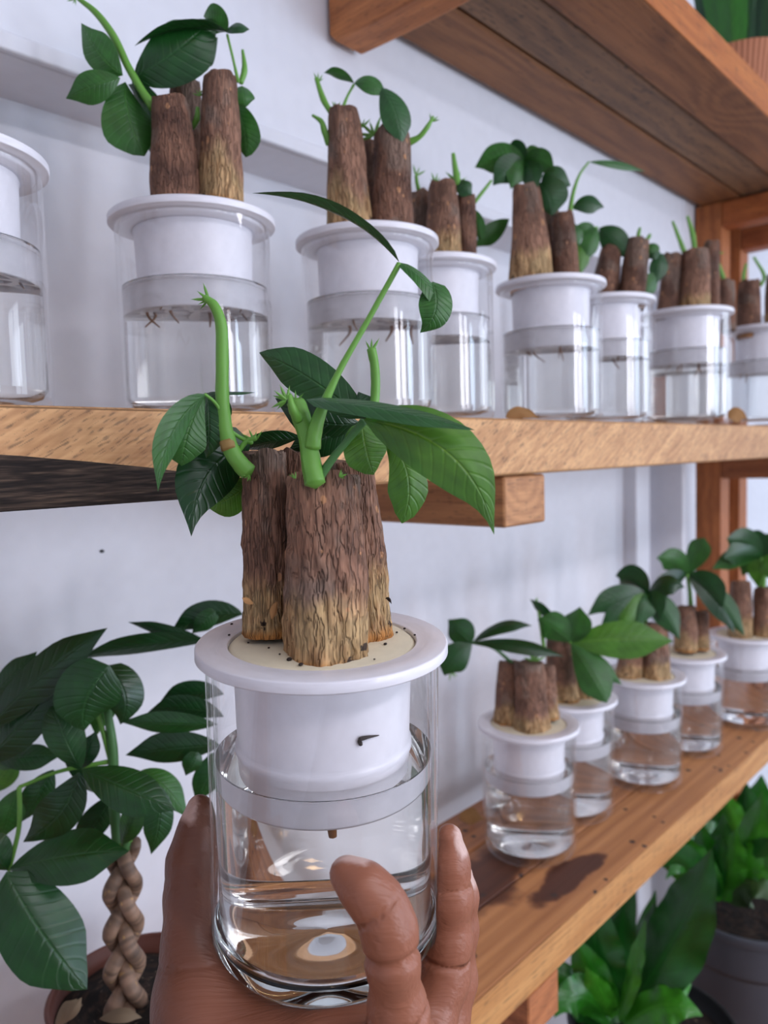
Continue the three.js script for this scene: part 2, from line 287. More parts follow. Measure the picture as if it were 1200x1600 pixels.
// ------------------------------------------------------------------ the wooden shelf rack
const US = 0.0235, LS = -0.385;      // tops of the upper and lower shelf, from the eye
{
  let r = thing('wooden_shelf', 'long upper wooden shelf with bark along its waney front edge', 'shelf', V(0, 0, 0), 'wooden shelves');
  const part = (name, x0, x1, y0, y1, D0, D1, mat, along = 'x', rad = 0.0025) => mesh(name, box(x0, x1, EYE + y0, EYE + y1, -D1, -D0, rad, along), mat, r);
  // upper shelf
  const fl = new THREE.MeshStandardMaterial({ map: rep(fleckTex, 1.1, 9, 0.1, 0), bumpMap: rep(woodBump, 3, 8), bumpScale: 0.0006, roughness: 0.6 });
  part('plank', -0.9, 1.6, US - 0.0395, US, 0.30, 0.395, fl);
  part('plank', -0.9, 1.276, US - 0.0395, US - 0.001, 0.3975, 0.49, wood(T.honey, 1.4, 4, 0.3, 0.1));
  { // the waney edge with bark along the lower arris at the near end
    const pos = [], uv = [], idx = [], n = 90; const xa = -0.9, xb = 0.262, bot = EYE + US - 0.0402;
    for (let i = 0; i <= n; i++) {
      const x = mix(xa, xb, i / n), h = clamp(mix(0.022, 0.0005, clamp((x - 0.11) / 0.15) ** 1.1) + 0.0022 * (vnoise(x * 40, 0, 71) - 0.5) * (x < 0.24 ? 1 : 0), 0.0002, 0.03);
      for (let j = 0; j <= 6; j++) { const t = j / 6, bulge = 0.0012 + 0.0009 * (fbm(x * 120, t * 5, 73, 3) - 0.3) * Math.sin(Math.PI * t); pos.push(x, bot + h * t, -0.30 + (j === 0 || j === 6 ? 0.0001 : bulge)); uv.push(x * 6, t * h * 30); }
    }
    for (let i = 0; i < n; i++) for (let j = 0; j < 6; j++) { const a = i * 7 + j, b = a + 7; idx.push(a, b, a + 1, a + 1, b, b + 1); }
    const g = new THREE.BufferGeometry(); g.setAttribute('position', new THREE.Float32BufferAttribute(pos, 3)); g.setAttribute('uv', new THREE.Float32BufferAttribute(uv, 2)); g.setIndex(idx); g.computeVertexNormals();
    mesh('bark_edge', g, new THREE.MeshStandardMaterial({ map: darkBark, bumpMap: darkBark, bumpScale: 0.002, roughness: 1 }), r).userData.label = 'dark bark on waney edge';
  }
  part('bracket', 0.445, 0.499, -0.0525, -0.0165, 0.302, 0.49, wood(T.red, 3, 8, 0.1, 0.3), 'z').userData.label = 'square cut bracket beam';
  r = thing('wooden_shelf', 'lower wooden shelf of three boards, damp in front of its nearest vase', 'shelf', V(0, 0, 0), 'wooden shelves');
  // lower shelf, the front board marked by spilt water
  const wet = (x, D) => { // dark damp patches round the nearest vase
    const n = fbm(x * 30, D * 30, 81, 4) - 0.5, e = (cx, cd, a, b) => Math.hypot((x - cx) / a, (D - cd) / b) + n * 1.1;
    return Math.max(sstep(1.1, 0.85, e(0.606, 0.344, 0.054, 0.017)), sstep(1.15, 0.7, e(0.51, 0.40, 0.11, 0.034)) * 0.9, sstep(1.1, 0.8, e(0.74, 0.42, 0.04, 0.03)) * 0.8, 0.5 * sstep(1.0, 0.6, e(0.585, 0.35, 0.03, 0.01)));
  };
  const boardTex = (D0, D1, seed, light, dark) => tex(2048, 128, (u, v) => {
    const x = -0.9 + u * 2.5, D = D0 + v * (D1 - D0), g = fbm(x * 9, D * 260, seed, 4), ring = 0.5 + 0.5 * Math.sin(D * 420 + 5 * fbm(x * 3, D * 20, seed + 3, 3)), b = fbm(x * 9, D * 12, seed + 5, 4);
    let c = mix3(light, dark, clamp(0.6 * (g - 0.2) + 0.22 * ring + 0.4 * (b - 0.4)));
    c = mix3(c, [c[0] * 0.46, c[1] * 0.36, c[2] * 0.32], wet(x, D));
    for (let k = 0; k < 26; k++) { const kx = 0.35 + 0.9 * hash(k, 7, seed), kd = D0 + (D1 - D0) * hash(k, 8, seed); if (Math.hypot(x - kx, D - kd) < 0.0016 + 0.0018 * hash(k, 9, seed)) c = [60, 42, 34]; }
    return c;
  });
  const board = (D0, D1, seed, light, dark, xe = 1.6) => { const m = part('plank', -0.9, xe, LS - 0.032, LS, D0, D1, null); const p = m.geometry.attributes.position, n = m.geometry.attributes.normal, uv = m.geometry.attributes.uv;
    for (let i = 0; i < p.count; i++) uv.setXY(i, (p.getX(i) + 0.9) / 2.5, Math.abs(n.getY(i)) > 0.7 ? (-p.getZ(i) - D0) / (D1 - D0) : 0.02 + (p.getY(i) - EYE - LS) * 0.5);
    m.material = new THREE.MeshStandardMaterial({ map: boardTex(D0, D1, seed, light, dark), bumpMap: rep(woodBump, 4, 1), bumpScale: 0.0005, roughness: 0.5 }); return m; };
  const front = board(0.312, 0.3755, 83, [208, 146, 92], [150, 92, 52]);
  board(0.3768, 0.437, 87, [190, 130, 84], [128, 78, 46]); board(0.4383, 0.497, 93, [194, 130, 82], [120, 70, 40], 1.276);
  front.material.roughness = 0.55;
  { // sawn front face of the lower shelf
    mesh('edge_strip', box(-0.9, 1.6, EYE + LS - 0.0325, EYE + LS - 0.0003, -0.3122, -0.3105, 0.0006), wood(T.honey, 1.3, 9, 0.2, 0.45, 0xffffff, 0.6), r);
  }
  { const s = new THREE.Shape(); s.moveTo(0, 0); s.lineTo(0.19, 0); s.lineTo(0.19, -0.045); s.lineTo(0.012, -0.045); s.lineTo(0, -0.033); s.closePath();
    const g = new THREE.ExtrudeGeometry(s, { depth: 0.042, bevelEnabled: true, bevelSize: 0.0012, bevelThickness: 0.0012, bevelSegments: 1 }); g.rotateY(Math.PI / 2); g.translate(0.478, EYE + LS - 0.0335, -0.311);
    g.computeVertexNormals(); mesh('bracket', metreUV(g, 'z'), wood(T.red, 3, 8, 0.6, 0.2, 0xf6d8cc), r); }
  r = thing('wooden_shelf', 'top wooden shelf seen from below, with a square end beam', 'shelf', V(0, 0, 0), 'wooden shelves');
  // top shelf: three boards and the end beam
  const t0 = 0.386;
  part('plank', 0.509, 1.6, t0, t0 + 0.036, 0.301, 0.3625, wood(T.brown, 1.3, 5.5, 0.15, 0.1, 0xe8d0bc));
  part('plank', 0.509, 1.6, t0 + 0.0015, t0 + 0.036, 0.3645, 0.4215, wood(T.grey, 1.6, 5, 0.4, 0.5, 0xe4d8cc));
  part('plank', 0.509, 1.6, t0, t0 + 0.036, 0.4245, 0.486, wood(T.brown, 1.1, 6, 0.6, 0.7, 0xe0cab4));
  part('edge_strip', 0.509, 1.6, t0 + 0.0004, t0 + 0.0356, 0.2995, 0.3012, wood(T.honey, 1.1, 8, 0.6, 0.1, 0xf0c8a0));
  { const s = new THREE.Shape(); s.moveTo(0.29, 0.033); s.lineTo(0.29, -0.031); s.bezierCurveTo(0.4, -0.036, 0.46, -0.032, 0.484, -0.031); s.lineTo(0.4885, -0.026); s.lineTo(0.4885, 0.033); s.closePath();
    const g = new THREE.ExtrudeGeometry(s, { depth: 0.030, bevelEnabled: true, bevelSize: 0.003, bevelThickness: 0.003, bevelSegments: 2 }); g.rotateY(Math.PI / 2); g.translate(0.476, EYE + t0, 0); g.computeVertexNormals();
    mesh('end_beam', metreUV(g, 'z'), wood(T.red, 2.5, 7, 0.3, 0.6, 0xffe0c4), r); }
  // uprights that carry the shelves at the far end, and one far to the left
  const upright = (x, lab, D0, D1, y1, tint) => { r = thing('shelf_post', lab, 'post', V(0, 0, 0), 'posts of the shelves'); return part('post', x, x + 0.04, -EYE, y1, D0, D1, wood(T.red, 3, 8, x, 0.3, tint), 'y'); };
  upright(1.28, 'reddish wooden back post at the far end of the shelves', 0.4505, 0.4915, 0.3855, 0xf4d0b0);
  part('crossbar', 1.2805, 1.315, 0.346, 0.3845, 0.31, 0.4505, wood(T.honey, 3, 7, 0.1, 0.2, 0xd8a888), 'z');
  part('crossbar', 1.2805, 1.32, -0.052, -0.0165, 0.31, 0.4505, wood(T.red, 3, 7, 0.5, 0.1, 0xd8b8a8), 'z');
  upright(1.368, 'second wooden post farther along behind the shelf ends', 0.4505, 0.4915, 0.3855, 0xf4d0b0);
  part('crossbar', 1.3685, 1.405, 0.325, 0.36, 0.31, 0.4505, wood(T.red, 3, 7, 0.7, 0.2, 0xf0c8b8), 'z');
  // low bench boards for the pots
  r = thing('low_bench', 'low wooden bench of three boards under the shelves', 'bench');
  for (let k = 0; k < 3; k++) part('bench_plank', -0.9, 1.6, -0.79, -0.75, 0.16 + k * 0.096, 0.16 + k * 0.096 + 0.094, wood(T.red, 1.2, 4, 0.2 * k, 0.3 * k));
  for (const x of [-0.85, 0.3, 1.5]) for (const D of [0.18, 0.39]) part('leg', x, x + 0.05, -EYE, -0.79, D, D + 0.05, wood(T.red, 3, 8, x, D), 'y');
}

// ------------------------------------------------------------------ glass vases with stump plants
const GR = 0.045, GH = 0.12;
const lathe = (pts, seg = 64) => new THREE.LatheGeometry(pts.map(([x, y]) => new THREE.Vector2(x, y)), seg);
const glassShell = lathe([[0, 0.0035], [0.012, 0.003], [0.028, 0.0005], [0.036, 0], [0.041, 0.0012], [0.0442, 0.0055], [GR, 0.011], [GR, GH - 0.001], [GR - 0.0008, GH], [GR - 0.0018, GH - 0.0003], [GR - 0.0025, GH - 0.0015], [GR - 0.0025, 0.014], [0.0395, 0.0095], [0.034, 0.0078], [0.015, 0.0095], [0.006, 0.0118], [0, 0.0124]], 96);
const glassWall = lathe([[0.0425, 0.0141], [GR, 0.0126], [GR, GH - 0.001], [GR - 0.0008, GH], [GR - 0.0018, GH - 0.0003], [GR - 0.0025, GH - 0.0015], [GR - 0.0025, 0.0141]], 96);
const glassBase = lathe([[0, 0.0035], [0.012, 0.003], [0.028, 0.0005], [0.036, 0], [0.041, 0.0012], [0.0442, 0.0055], [GR, 0.011], [GR, 0.0125], [0.0425, 0.0140], [0.0395, 0.0095], [0.034, 0.0078], [0.015, 0.0095], [0.006, 0.0118], [0, 0.0124]], 96);
const waterBodyTo = (top) => lathe([[0, 0.0125], [0.006, 0.0119], [0.015, 0.0096], [0.034, 0.0079], [0.0394, 0.0096], [0.0423, 0.0141], [0.0423, top + 0.001], [0.0415, top], [0, top]], 96);
const waterHigh = waterBodyTo(GH - 0.0385), waterHeld = waterBodyTo(GH - 0.0405);
// basket: flanged lid with collar and a straight cup with a ridge and a slotted floor
const lidGeo = lathe([[0.0362, -0.0005], [0.0362, 0.0038], [0.0368, 0.0045], [0.0400, 0.0040], [0.0412, 0.0049], [0.0478, 0.0046], [0.0485, 0.0038], [0.0486, 0.0006], [0.0480, 0], [0.0422, -0.0002], [0.0418, -0.0018], [0.0408, -0.0029], [0.0375, -0.0033], [0.0345, -0.0035], [0.0345, -0.0005], [0.0362, -0.0005]], 96);
const cupGeo = lathe([[0.0345, -0.003], [0.0349, -0.0042], [0.0343, -0.006], [0.0337, -0.0335], [0.0345, -0.0352], [0.0346, -0.0375], [0.0338, -0.039], [0.0334, -0.0535], [0.0328, -0.0545], [0.0318, -0.054], [0.0322, -0.005], [0.0345, -0.003]], 80);
const grillGeo = (() => {
  const s = new THREE.Shape(); s.absarc(0, 0, 0.0323, 0, Math.PI * 2);
  const slot = (r0, r1, a0, a1) => { const p = new THREE.Path(); p.absarc(0, 0, r1, a0, a1, false); p.absarc(0, 0, r0, a1, a0, true); p.closePath(); s.holes.push(p); };
  for (const [r0, r1, n] of [[0.004, 0.0115, 5], [0.0145, 0.0215, 9], [0.0245, 0.0305, 13]]) for (let k = 0; k < n; k++) slot(r0, r1, (k + 0.1) / n * 6.2832, (k + 0.8) / n * 6.2832);
  const g = new THREE.ExtrudeGeometry(s, { depth: 0.0014, bevelEnabled: false, curveSegments: 5 }); g.rotateX(Math.PI / 2); g.translate(0, -0.0515, 0); return g;
})();
const foamGeo = lathe([[0, -0.012], [0.0325, -0.012], [0.0335, -0.003], [0.0358, 0.001], [0.0360, 0.0026], [0.0340, 0.0042], [0.02, 0.0048], [0, 0.0048]], 64);
const packGeo = lathe([[0, -0.047], [0.0315, -0.047], [0.0318, -0.044], [0.0318, -0.016], [0, -0.016]], 40);
function vaseParts(t, { solid = false, spin = 0, water = true } = {}) {
  const gv = mesh('glass_vase', solid ? glassWall : glassShell, M.pane, t);
  if (solid) mesh('glass_base', glassBase, M.glass, gv);
  if (water) mesh('water', solid ? waterHeld : waterHigh, M.water, t);
  const b = new THREE.Group(); b.name = 'planting_basket'; b.position.y = GH + 0.0004; b.rotation.y = spin; t.add(b);
  mesh('lid', lidGeo, M.white, b); mesh('cup', cupGeo, M.white, b);
  mesh('root_ball', packGeo, M.soil, b);
  mesh('slotted_floor', grillGeo, M.white, b);
  mesh('foam_disc', foamGeo, M.foam, t).position.y = GH + 0.0004;
  t.updateMatrixWorld(true);
}
// a sawn stump: base and top centre in world, radii
function stump(t, a, b, r0, r1, seed, variant = 0, big = false) {
  const rows = big ? 46 : 20, seg = big ? 64 : 28, ax = b.clone().sub(a), L = ax.length(); ax.normalize();
  const e1 = V(1, 0, 0.3).cross(ax).normalize(), e2 = ax.clone().cross(e1).normalize(), pos = [], uv = [], idx = [];
  const R = (h, th) => { const c = Math.cos(th), s = Math.sin(th), n = fbm(c * 1.6 + 5 + seed, s * 1.6 + h * 2 + 5, seed, 3) - 0.5, m = big ? (fbm(th * 14, h * 12, seed + 3, 3) - 0.5) : 0;
    const bulge = 0.05 * Math.sin(h * 3.0) + 0.10 * Math.exp(-h * 9); return (mix(r0, r1, h)) * (1 + 0.36 * n + bulge - 0.06) + m * 0.0019; };
  for (let i = 0; i <= rows; i++) {
    const h = i / rows; for (let j = 0; j <= seg; j++) {
      const th = (j % seg) / seg * Math.PI * 2, end = i === 0 ? 0.86 : i === rows ? 0.95 : 1, r = R(h, th) * end;
      const dy = i === rows ? 0.0016 * (vnoise(Math.cos(th) * 2 + 4, Math.sin(th) * 2 + 4, seed + 8) - 0.5) * 2 : 0;
      const q = a.clone().addScaledVector(ax, h * L + dy).addScaledVector(e1, Math.cos(th) * r).addScaledVector(e2, Math.sin(th) * r);
      pos.push(q.x, q.y, q.z); uv.push(j / seg + seed * 0.37, 0.01 + 0.98 * h);
    }
  }
  for (let i = 0; i < rows; i++) for (let j = 0; j < seg; j++) { const k = i * (seg + 1) + j, m = k + seg + 1; idx.push(k, k + 1, m, m, k + 1, m + 1); }
  const g = new THREE.BufferGeometry(); g.setAttribute('position', new THREE.Float32BufferAttribute(pos, 3)); g.setAttribute('uv', new THREE.Float32BufferAttribute(uv, 2)); g.setIndex(idx); g.computeVertexNormals();
  { const n = g.attributes.normal; for (let i = 0; i <= rows; i++) { const k0 = i * (seg + 1), k1 = k0 + seg; const v = V().fromBufferAttribute(n, k0).add(V().fromBufferAttribute(n, k1)).normalize(); n.setXYZ(k0, v.x, v.y, v.z); n.setXYZ(k1, v.x, v.y, v.z); } }
  const m = mesh('trunk', local(g, t), M.bark[variant], t);
  const cp = [], cu = [], ci = []; const top = b.clone().addScaledVector(ax, 0.0004); cp.push(top.x, top.y, top.z); cu.push(0.5, 0.5);
  for (let j = 0; j <= seg; j++) { const k = (rows * (seg + 1) + j) * 3; cp.push(pos[k], pos[k + 1], pos[k + 2]); const th = j / seg * 6.2832; cu.push(0.5 + 0.48 * Math.cos(th), 0.5 + 0.48 * Math.sin(th)); if (j) ci.push(0, j, j + 1); }
  const cg = new THREE.BufferGeometry(); cg.setAttribute('position', new THREE.Float32BufferAttribute(cp, 3)); cg.setAttribute('uv', new THREE.Float32BufferAttribute(cu, 2)); cg.setIndex(ci); cg.computeVertexNormals();
  mesh('cut_face', local(cg, t), M.cut, m);
  return m;
}
let leafSeed = 1;
// list entries: [u0,v0, u1,v1, width] as seen in the photograph at depth z; o.dz/o.dz1 nearer or farther at base/tip, o.bu/o.bv arch
function leaf(t, z, [u0, v0, u1, v1, w], o = {}, mat = M.leafMid) {
  const za = z + (o.dz ?? 0), zb = z + (o.dz1 ?? o.dz ?? 0), a = W(u0, v0, za), b = W(u1, v1, zb), zm = (za + zb) / 2;
  const sag = W((u0 + u1) / 2 + (o.bu ?? 0), (v0 + v1) / 2 + (o.bv ?? 0), zm + (o.bz ?? -0.004)).sub(a.clone().add(b).multiplyScalar(0.5));
  return mesh('leaf', local(leafGeo(a, b, w / 1200 * zm, { ...o, sag, seed: leafSeed++ }), t), mat, t);
}
const shoot = (t, z, pts, r, mat = M.stem, name = 'shoot') => mesh(name, local(stemGeo(pts.map(([u, v, dz = 0]) => W(u, v, z + dz)), r.map(x => x / 1200 * z), 10, 6, leafSeed++, 0.12), t), mat, t);
function bud(t, z, u, v, n, len, dir = [0, -1], mat = M.stem) { // a tuft of small scale leaves
  const g = []; for (let k = 0; k < n; k++) { const a = (k - (n - 1) / 2) * 0.55 + 0.3 * (hash(k, u | 0, 5) - 0.5), c = Math.cos(a), s = Math.sin(a), dx = dir[0] * c - dir[1] * s, dy = dir[0] * s + dir[1] * c, l = len * (0.6 + 0.5 * hash(k, v | 0, 6));
    g.push(leafGeo(W(u, v, z), W(u + dx * l, v + dy * l, z + 0.004 * (hash(k, 2, 3) - 0.5)), 0.17 * l / 1200 * z, { nu: 6, nv: 4, fold: 0.5, shape: [0.5, 0.9], seed: k })); }
  return mesh('bud', local(mergeGeometries(g), t), mat, t);
}
function roots(t, seed, n) { // short brown roots hanging through the slots
  const r = rng(seed);
  for (let k = 0; k < n; k++) { const a = r() * 6.28, d = 0.028 * Math.sqrt(r()), y = GH - 0.047, l = 0.006 + 0.013 * r(), x = d * Math.cos(a), z = d * Math.sin(a);
    mesh('root', stemGeo([V(x, y, z), V(x + 0.004 * (r() - 0.5), y - l * 0.5, z + 0.004 * (r() - 0.5)), V(x + 0.01 * (r() - 0.5), y - l, z + 0.01 * (r() - 0.5))], [0.0009, 0.0007, 0.0003], 6, 4), M.root, t); }
}
const R = Math.PI / 180;
function vasePlant(x, D, y, label, group, o = {}) {
  const t = thing('hydroponic_plant', label, 'plant', P(x, y, D), group);
  t.scale.y = o.sy ?? 1; t.updateMatrixWorld(true);
  vaseParts(t, o); if (o.roots) roots(t, o.seed ?? 3, o.roots);
  const c = P(x, y + GH, D); t.userData.z = undefined; delete t.userData.z;
  return [t, depth(c)];
}
// stumps given by where base and top are seen and their half width
function stumps(t, z, list, seed, big) { list.forEach(([u0, v0, u1, v1, r0, r1, dz = 0, va = 0], k) => stump(t, W(u0, v0 + (!big && t.position.y > EYE ? 9 / z : 0), z + dz), W(u1, v1, z + dz), r0 / 1200 * (z + dz), r1 / 1200 * (z + dz), seed + k * 7, !big && va === 0 && t.position.y > EYE ? 2 : va, big)); }

// --- upper shelf, from the left edge of the picture to the far end
const UG = 'stump plants in glass vases on the upper shelf', LG = 'stump plants in glass vases on the lower shelf';
{ const [t, z] = vasePlant(0.131, 0.403, US, 'stump plant in glass vase cut off by the left edge of the picture', UG, { spin: 0.4, roots: 4, seed: 5, sy: 0.98 });
  stumps(t, z, [[-60, 240, -70, 10, 42, 34, -0.012, 0], [-130, 228, -135, 30, 42, 34, 0.005, 1]], 11); shoot(t, z, [[-78, 14, -0.012], [-90, -40], [-95, -90]], [7, 6, 4]); }
{ const [t, z] = vasePlant(0.268, 0.40, US, 'stump plant with broad green leaves, nearest whole vase on the upper shelf', UG, { spin: 1.0, roots: 9, seed: 9, sy: 0.955 });
  stumps(t, z, [[279, 312, 266, 160, 40, 33, -0.012, 0], [345, 316, 344, 120, 37, 26, -0.008, 1], [298, 300, 290, 132, 30, 24, 0.02, 0]], 21);
  const s = shoot(t, z, [[240, 168, -0.01], [222, 142, -0.012], [200, 104, -0.014], [178, 58, -0.014], [150, 20, -0.014], [120, -4, -0.014]], [8, 6, 6, 6, 5, 3]);
  leaf(t, z, [192, 118, 127, 36, 52], { dz: -0.016, roll: 0.3, bu: -4, bv: 6 }, M.leafMid);
  leaf(t, z, [188, 122, 103, 154, 46], { dz: -0.018, roll: -0.2, bv: -3 }, M.leafMid);
  leaf(t, z, [196, 128, 226, 244, 84], { dz: -0.008, roll: 0.3, bu: -10, shape: [0.9, 0.5] }, M.leafMid);
  leaf(t, z, [205, 122, 240, 250, 55], { dz: 0.004, roll: -0.5, bu: 12 }, M.leafDark);
  leaf(t, z, [208, 122, 334, 30, 88], { dz: -0.004, roll: 0.4, bu: 4, bv: 6, shape: [0.7, 0.5] }, M.leafDark);
  leaf(t, z, [210, 125, 268, 96, 40], { dz: 0.01, roll: -0.3 }, M.leafBright);
  leaf(t, z, [240, 162, 200, 132, 26], { dz: -0.004, roll: 0.5 }, M.leafDark);
  const p = shoot(t, z, [[372, 128, -0.004], [366, 100, -0.004], [355, 54, -0.006]], [3, 2, 2]);
  leaf(t, z, [355, 50, 210, 72, 34], { dz: -0.008, roll: 1.1, bv: -18, shape: [0.6, 0.7] }, M.leafDark);
  leaf(t, z, [355, 50, 318, 26, 46], { dz: -0.002, roll: 0.5, bv: -4 }, M.leafMid);
  leaf(t, z, [352, 50, 390, 46, 22], { dz: -0.006, roll: 0.9, bv: -6 }, M.leafDark);
  leaf(t, z, [340, 58, 308, 106, 34], { dz: 0.004, roll: 0.3, shape: [0.9, 0.4] }, M.leafDark);
  shoot(t, z, [[376, 130], [382, 110], [379, 78]], [4, 5, 2]);
  leaf(t, z, [378, 134, 384, 168, 34], { roll: 0.2, shape: [0.5, 0.4] }, M.leafMid);
  leaf(t, z, [366, 160, 384, 246, 44], { dz: 0.012, roll: -0.4, bu: 8, shape: [0.7, 0.4] }, M.leafMid);
  shoot(t, z, [[300, 200, -0.004], [308, 185, -0.006], [309, 168, -0.006]], [4, 5, 3]); bud(t, z - 0.006, 312, 150, 5, 18); bud(t, z, 118, -2, 3, 14, [-0.6, 0.8]); }
{ const [t, z] = vasePlant(0.386, 0.37, US, 'stump plant with two tall tapering stumps, vase behind the long drooping leaf', UG, { spin: 0.2, roots: 6, seed: 14, sy: 0.98 });
  stumps(t, z, [[548, 356, 537, 172, 36, 23, -0.012, 1], [613, 358, 611, 204, 36, 27, -0.006, 0], [575, 350, 578, 226, 26, 20, 0.022, 0]], 31);
  shoot(t, z, [[517, 176, -0.012], [505, 155, -0.012], [494, 122, -0.012]], [4, 5, 3]); shoot(t, z, [[514, 226, -0.012], [507, 205, -0.014], [502, 190, -0.014], [488, 180, -0.014]], [5, 5, 4, 2]);
  shoot(t, z, [[536, 168, -0.012], [543, 150, -0.012], [553, 132, -0.012]], [3, 2, 2]);
  leaf(t, z, [553, 130, 506, 114, 18], { dz: -0.012, roll: 0.6, bv: -6 }, M.leafMid);
  leaf(t, z, [553, 130, 605, 152, 30], { dz: -0.014, roll: 0.6, bv: -10 }, M.leafMid);
  leaf(t, z, [594, 136, 626, 228, 46], { dz: -0.016, roll: 0.3, bu: 8, bv: -4 }, M.leafBlue);
  shoot(t, z, [[640, 222, -0.004], [655, 214, -0.006], [668, 198, -0.008], [677, 182, -0.008]], [6, 4, 4, 2]); bud(t, z - 0.008, 674, 190, 4, 14, [0.5, -0.8]); bud(t, z - 0.012, 497, 128, 4, 15, [0.3, -1]);
  bud(t, z - 0.005, 585, 212, 7, 30, [-0.3, -1]); bud(t, z - 0.005, 565, 200, 5, 24, [-0.2, -1]); bud(t, z - 0.012, 525, 172, 5, 16); }
{ const [t, z] = vasePlant(0.486, 0.392, US, 'stump plant half hidden behind the third vase of the upper shelf', UG, { spin: 0.8, roots: 5, seed: 17 });
  stumps(t, z, [[693, 414, 692, 288, 27, 22, -0.012, 1], [728, 412, 728, 306, 18, 16, -0.004, 0], [660, 410, 660, 302, 22, 20, 0.012, 0]], 41);
  shoot(t, z, [[716, 290, -0.01], [712, 268, -0.01], [708, 240, -0.01]], [6, 5, 3]); bud(t, z - 0.01, 716, 286, 6, 26); shoot(t, z, [[656, 304, 0.01], [652, 288, 0.004], [650, 274]], [4, 3, 2.5]); bud(t, z, 650, 275, 3, 18, [0.4, -1]); bud(t, z - 0.01, 680, 286, 4, 18);
  leaf(t, z, [714, 280, 738, 306, 26], { dz: -0.01, roll: 0.3 }, M.leafDark); leaf(t, z, [738, 325, 752, 376, 24], { dz: 0, roll: -0.3 }, M.leafMid);
  shoot(t, z, [[742, 316], [754, 300], [768, 282]], [3, 3, 2]); }
{ const [t, z] = vasePlant(0.617, 0.366, US, 'leafy stump plant in the middle of the upper shelf, beside a curled dry leaf', UG, { spin: 0.3, roots: 8, seed: 23 });
  stumps(t, z, [[832, 444, 822, 294, 34, 23, -0.012, 1], [884, 442, 880, 334, 25, 17, -0.008, 0], [862, 440, 858, 330, 20, 16, 0.016, 0]], 51);
  shoot(t, z, [[812, 298, -0.012], [806, 280, -0.014], [815, 250, -0.014]], [4, 3, 2]); shoot(t, z, [[836, 300], [838, 285], [826, 252, -0.012]], [3, 3, 2]);
  const hub = [820, 252];
  for (const [u1, v1, w, roll, mt] of [[742, 262, 48, 0.5, M.leafMid], [770, 290, 40, 0.2, M.leafDark], [798, 296, 34, 0.2, M.leafMid], [838, 300, 34, -0.2, M.leafDark], [866, 268, 40, -0.6, M.leafMid], [796, 236, 34, 0.7, M.leafDark], [846, 236, 30, 0.8, M.leafMid]]) leaf(t, z, [...hub, u1, v1, w], { dz: -0.014, dz1: -0.02 + 0.01 * roll, roll, bv: -8 }, mt);
  leaf(t, z, [842, 286, 862, 338, 58], { dz: -0.014, roll: 0.1, bu: 6, bv: -6, shape: [0.7, 0.75] }, M.leafDark); leaf(t, z, [845, 285, 892, 290, 44], { dz: -0.012, roll: 0.3, bv: -6, shape: [0.7, 0.8] }, M.leafDark);
  leaf(t, z, [796, 342, 742, 386, 30], { dz: 0.006, roll: 0.2 }, M.leafMid);
  shoot(t, z, [[890, 334, -0.008], [896, 300, -0.008], [906, 272, -0.008], [920, 253, -0.008]], [4, 3, 2, 1.5]);
  leaf(t, z, [920, 253, 1008, 268, 12], { dz: -0.008, dz1: 0.01, roll: 0.5, bv: -3 }, M.leafMid); leaf(t, z, [894, 326, 944, 324, 30], { dz: -0.008, roll: 0.5, bv: -7 }, M.leafDark);
  leaf(t, z, [892, 345, 905, 385, 26], { dz: 0.01, roll: 0.4 }, M.leafMid); }
{ const [t, z] = vasePlant(0.729, 0.37, US, 'stump plant with two dark leaning stumps, half hidden on the upper shelf', UG, { spin: 1.2, roots: 5, seed: 29 });
  stumps(t, z, [[938, 472, 955, 388, 22, 17, -0.006, 0], [984, 472, 996, 376, 21, 18, -0.012, 0]], 61);
  for (const [u0, v0, u1, v1, w, roll, mt] of [[934, 356, 912, 412, 28, 0.2, M.leafMid], [936, 356, 982, 404, 40, 0.1, M.leafDark], [930, 358, 895, 372, 24, 0.4, M.leafMid], [908, 380, 906, 432, 30, 0.3, M.leafBright], [1012, 382, 1024, 408, 24, 0.2, M.leafMid], [1036, 396, 1024, 446, 28, 0.2, M.leafDark], [1030, 430, 1000, 468, 30, 0.3, M.leafMid], [1010, 404, 1034, 398, 20, 0.5, M.leafDark]]) leaf(t, z, [u0, v0, u1, v1, w], { dz: -0.012, roll, bv: -5 }, mt);
  shoot(t, z, [[996, 378], [998, 364], [1000, 356]], [3, 3, 2]); shoot(t, z, [[1005, 380], [1014, 370], [1016, 366]], [3, 3, 2]); shoot(t, z, [[880, 345, -0.01], [905, 355, -0.012], [934, 356, -0.012]], [2, 2, 2]); }
{ const [t, z] = vasePlant(0.865, 0.342, US, 'stump plant with three upright stumps and thin bare shoots on the upper shelf', UG, { spin: 0.5, roots: 8, seed: 34 });
  stumps(t, z, [[1042, 492, 1050, 398, 17, 15, -0.008, 0], [1084, 494, 1086, 394, 25, 21, -0.012, 1], [1110, 490, 1112, 378, 15, 13, -0.004, 0]], 71);
  shoot(t, z, [[1070, 396], [1060, 370], [1051, 346]], [4, 3, 2]); shoot(t, z, [[1086, 394], [1082, 366], [1074, 338]], [4, 4, 2]); bud(t, z, 1120, 395, 4, 14, [0.8, -0.3]); }
{ const [t, z] = vasePlant(0.953, 0.392, US, 'stump plant almost hidden between the last two vases of the upper shelf', UG, { spin: 0.9, roots: 3, seed: 38 });
  stumps(t, z, [[1132, 508, 1132, 440, 17, 15, -0.008, 0], [1098, 508, 1098, 440, 16, 14, 0, 0]], 81); shoot(t, z, [[1134, 450, -0.01], [1128, 428, -0.01], [1122, 412, -0.01]], [4, 3, 3]); }
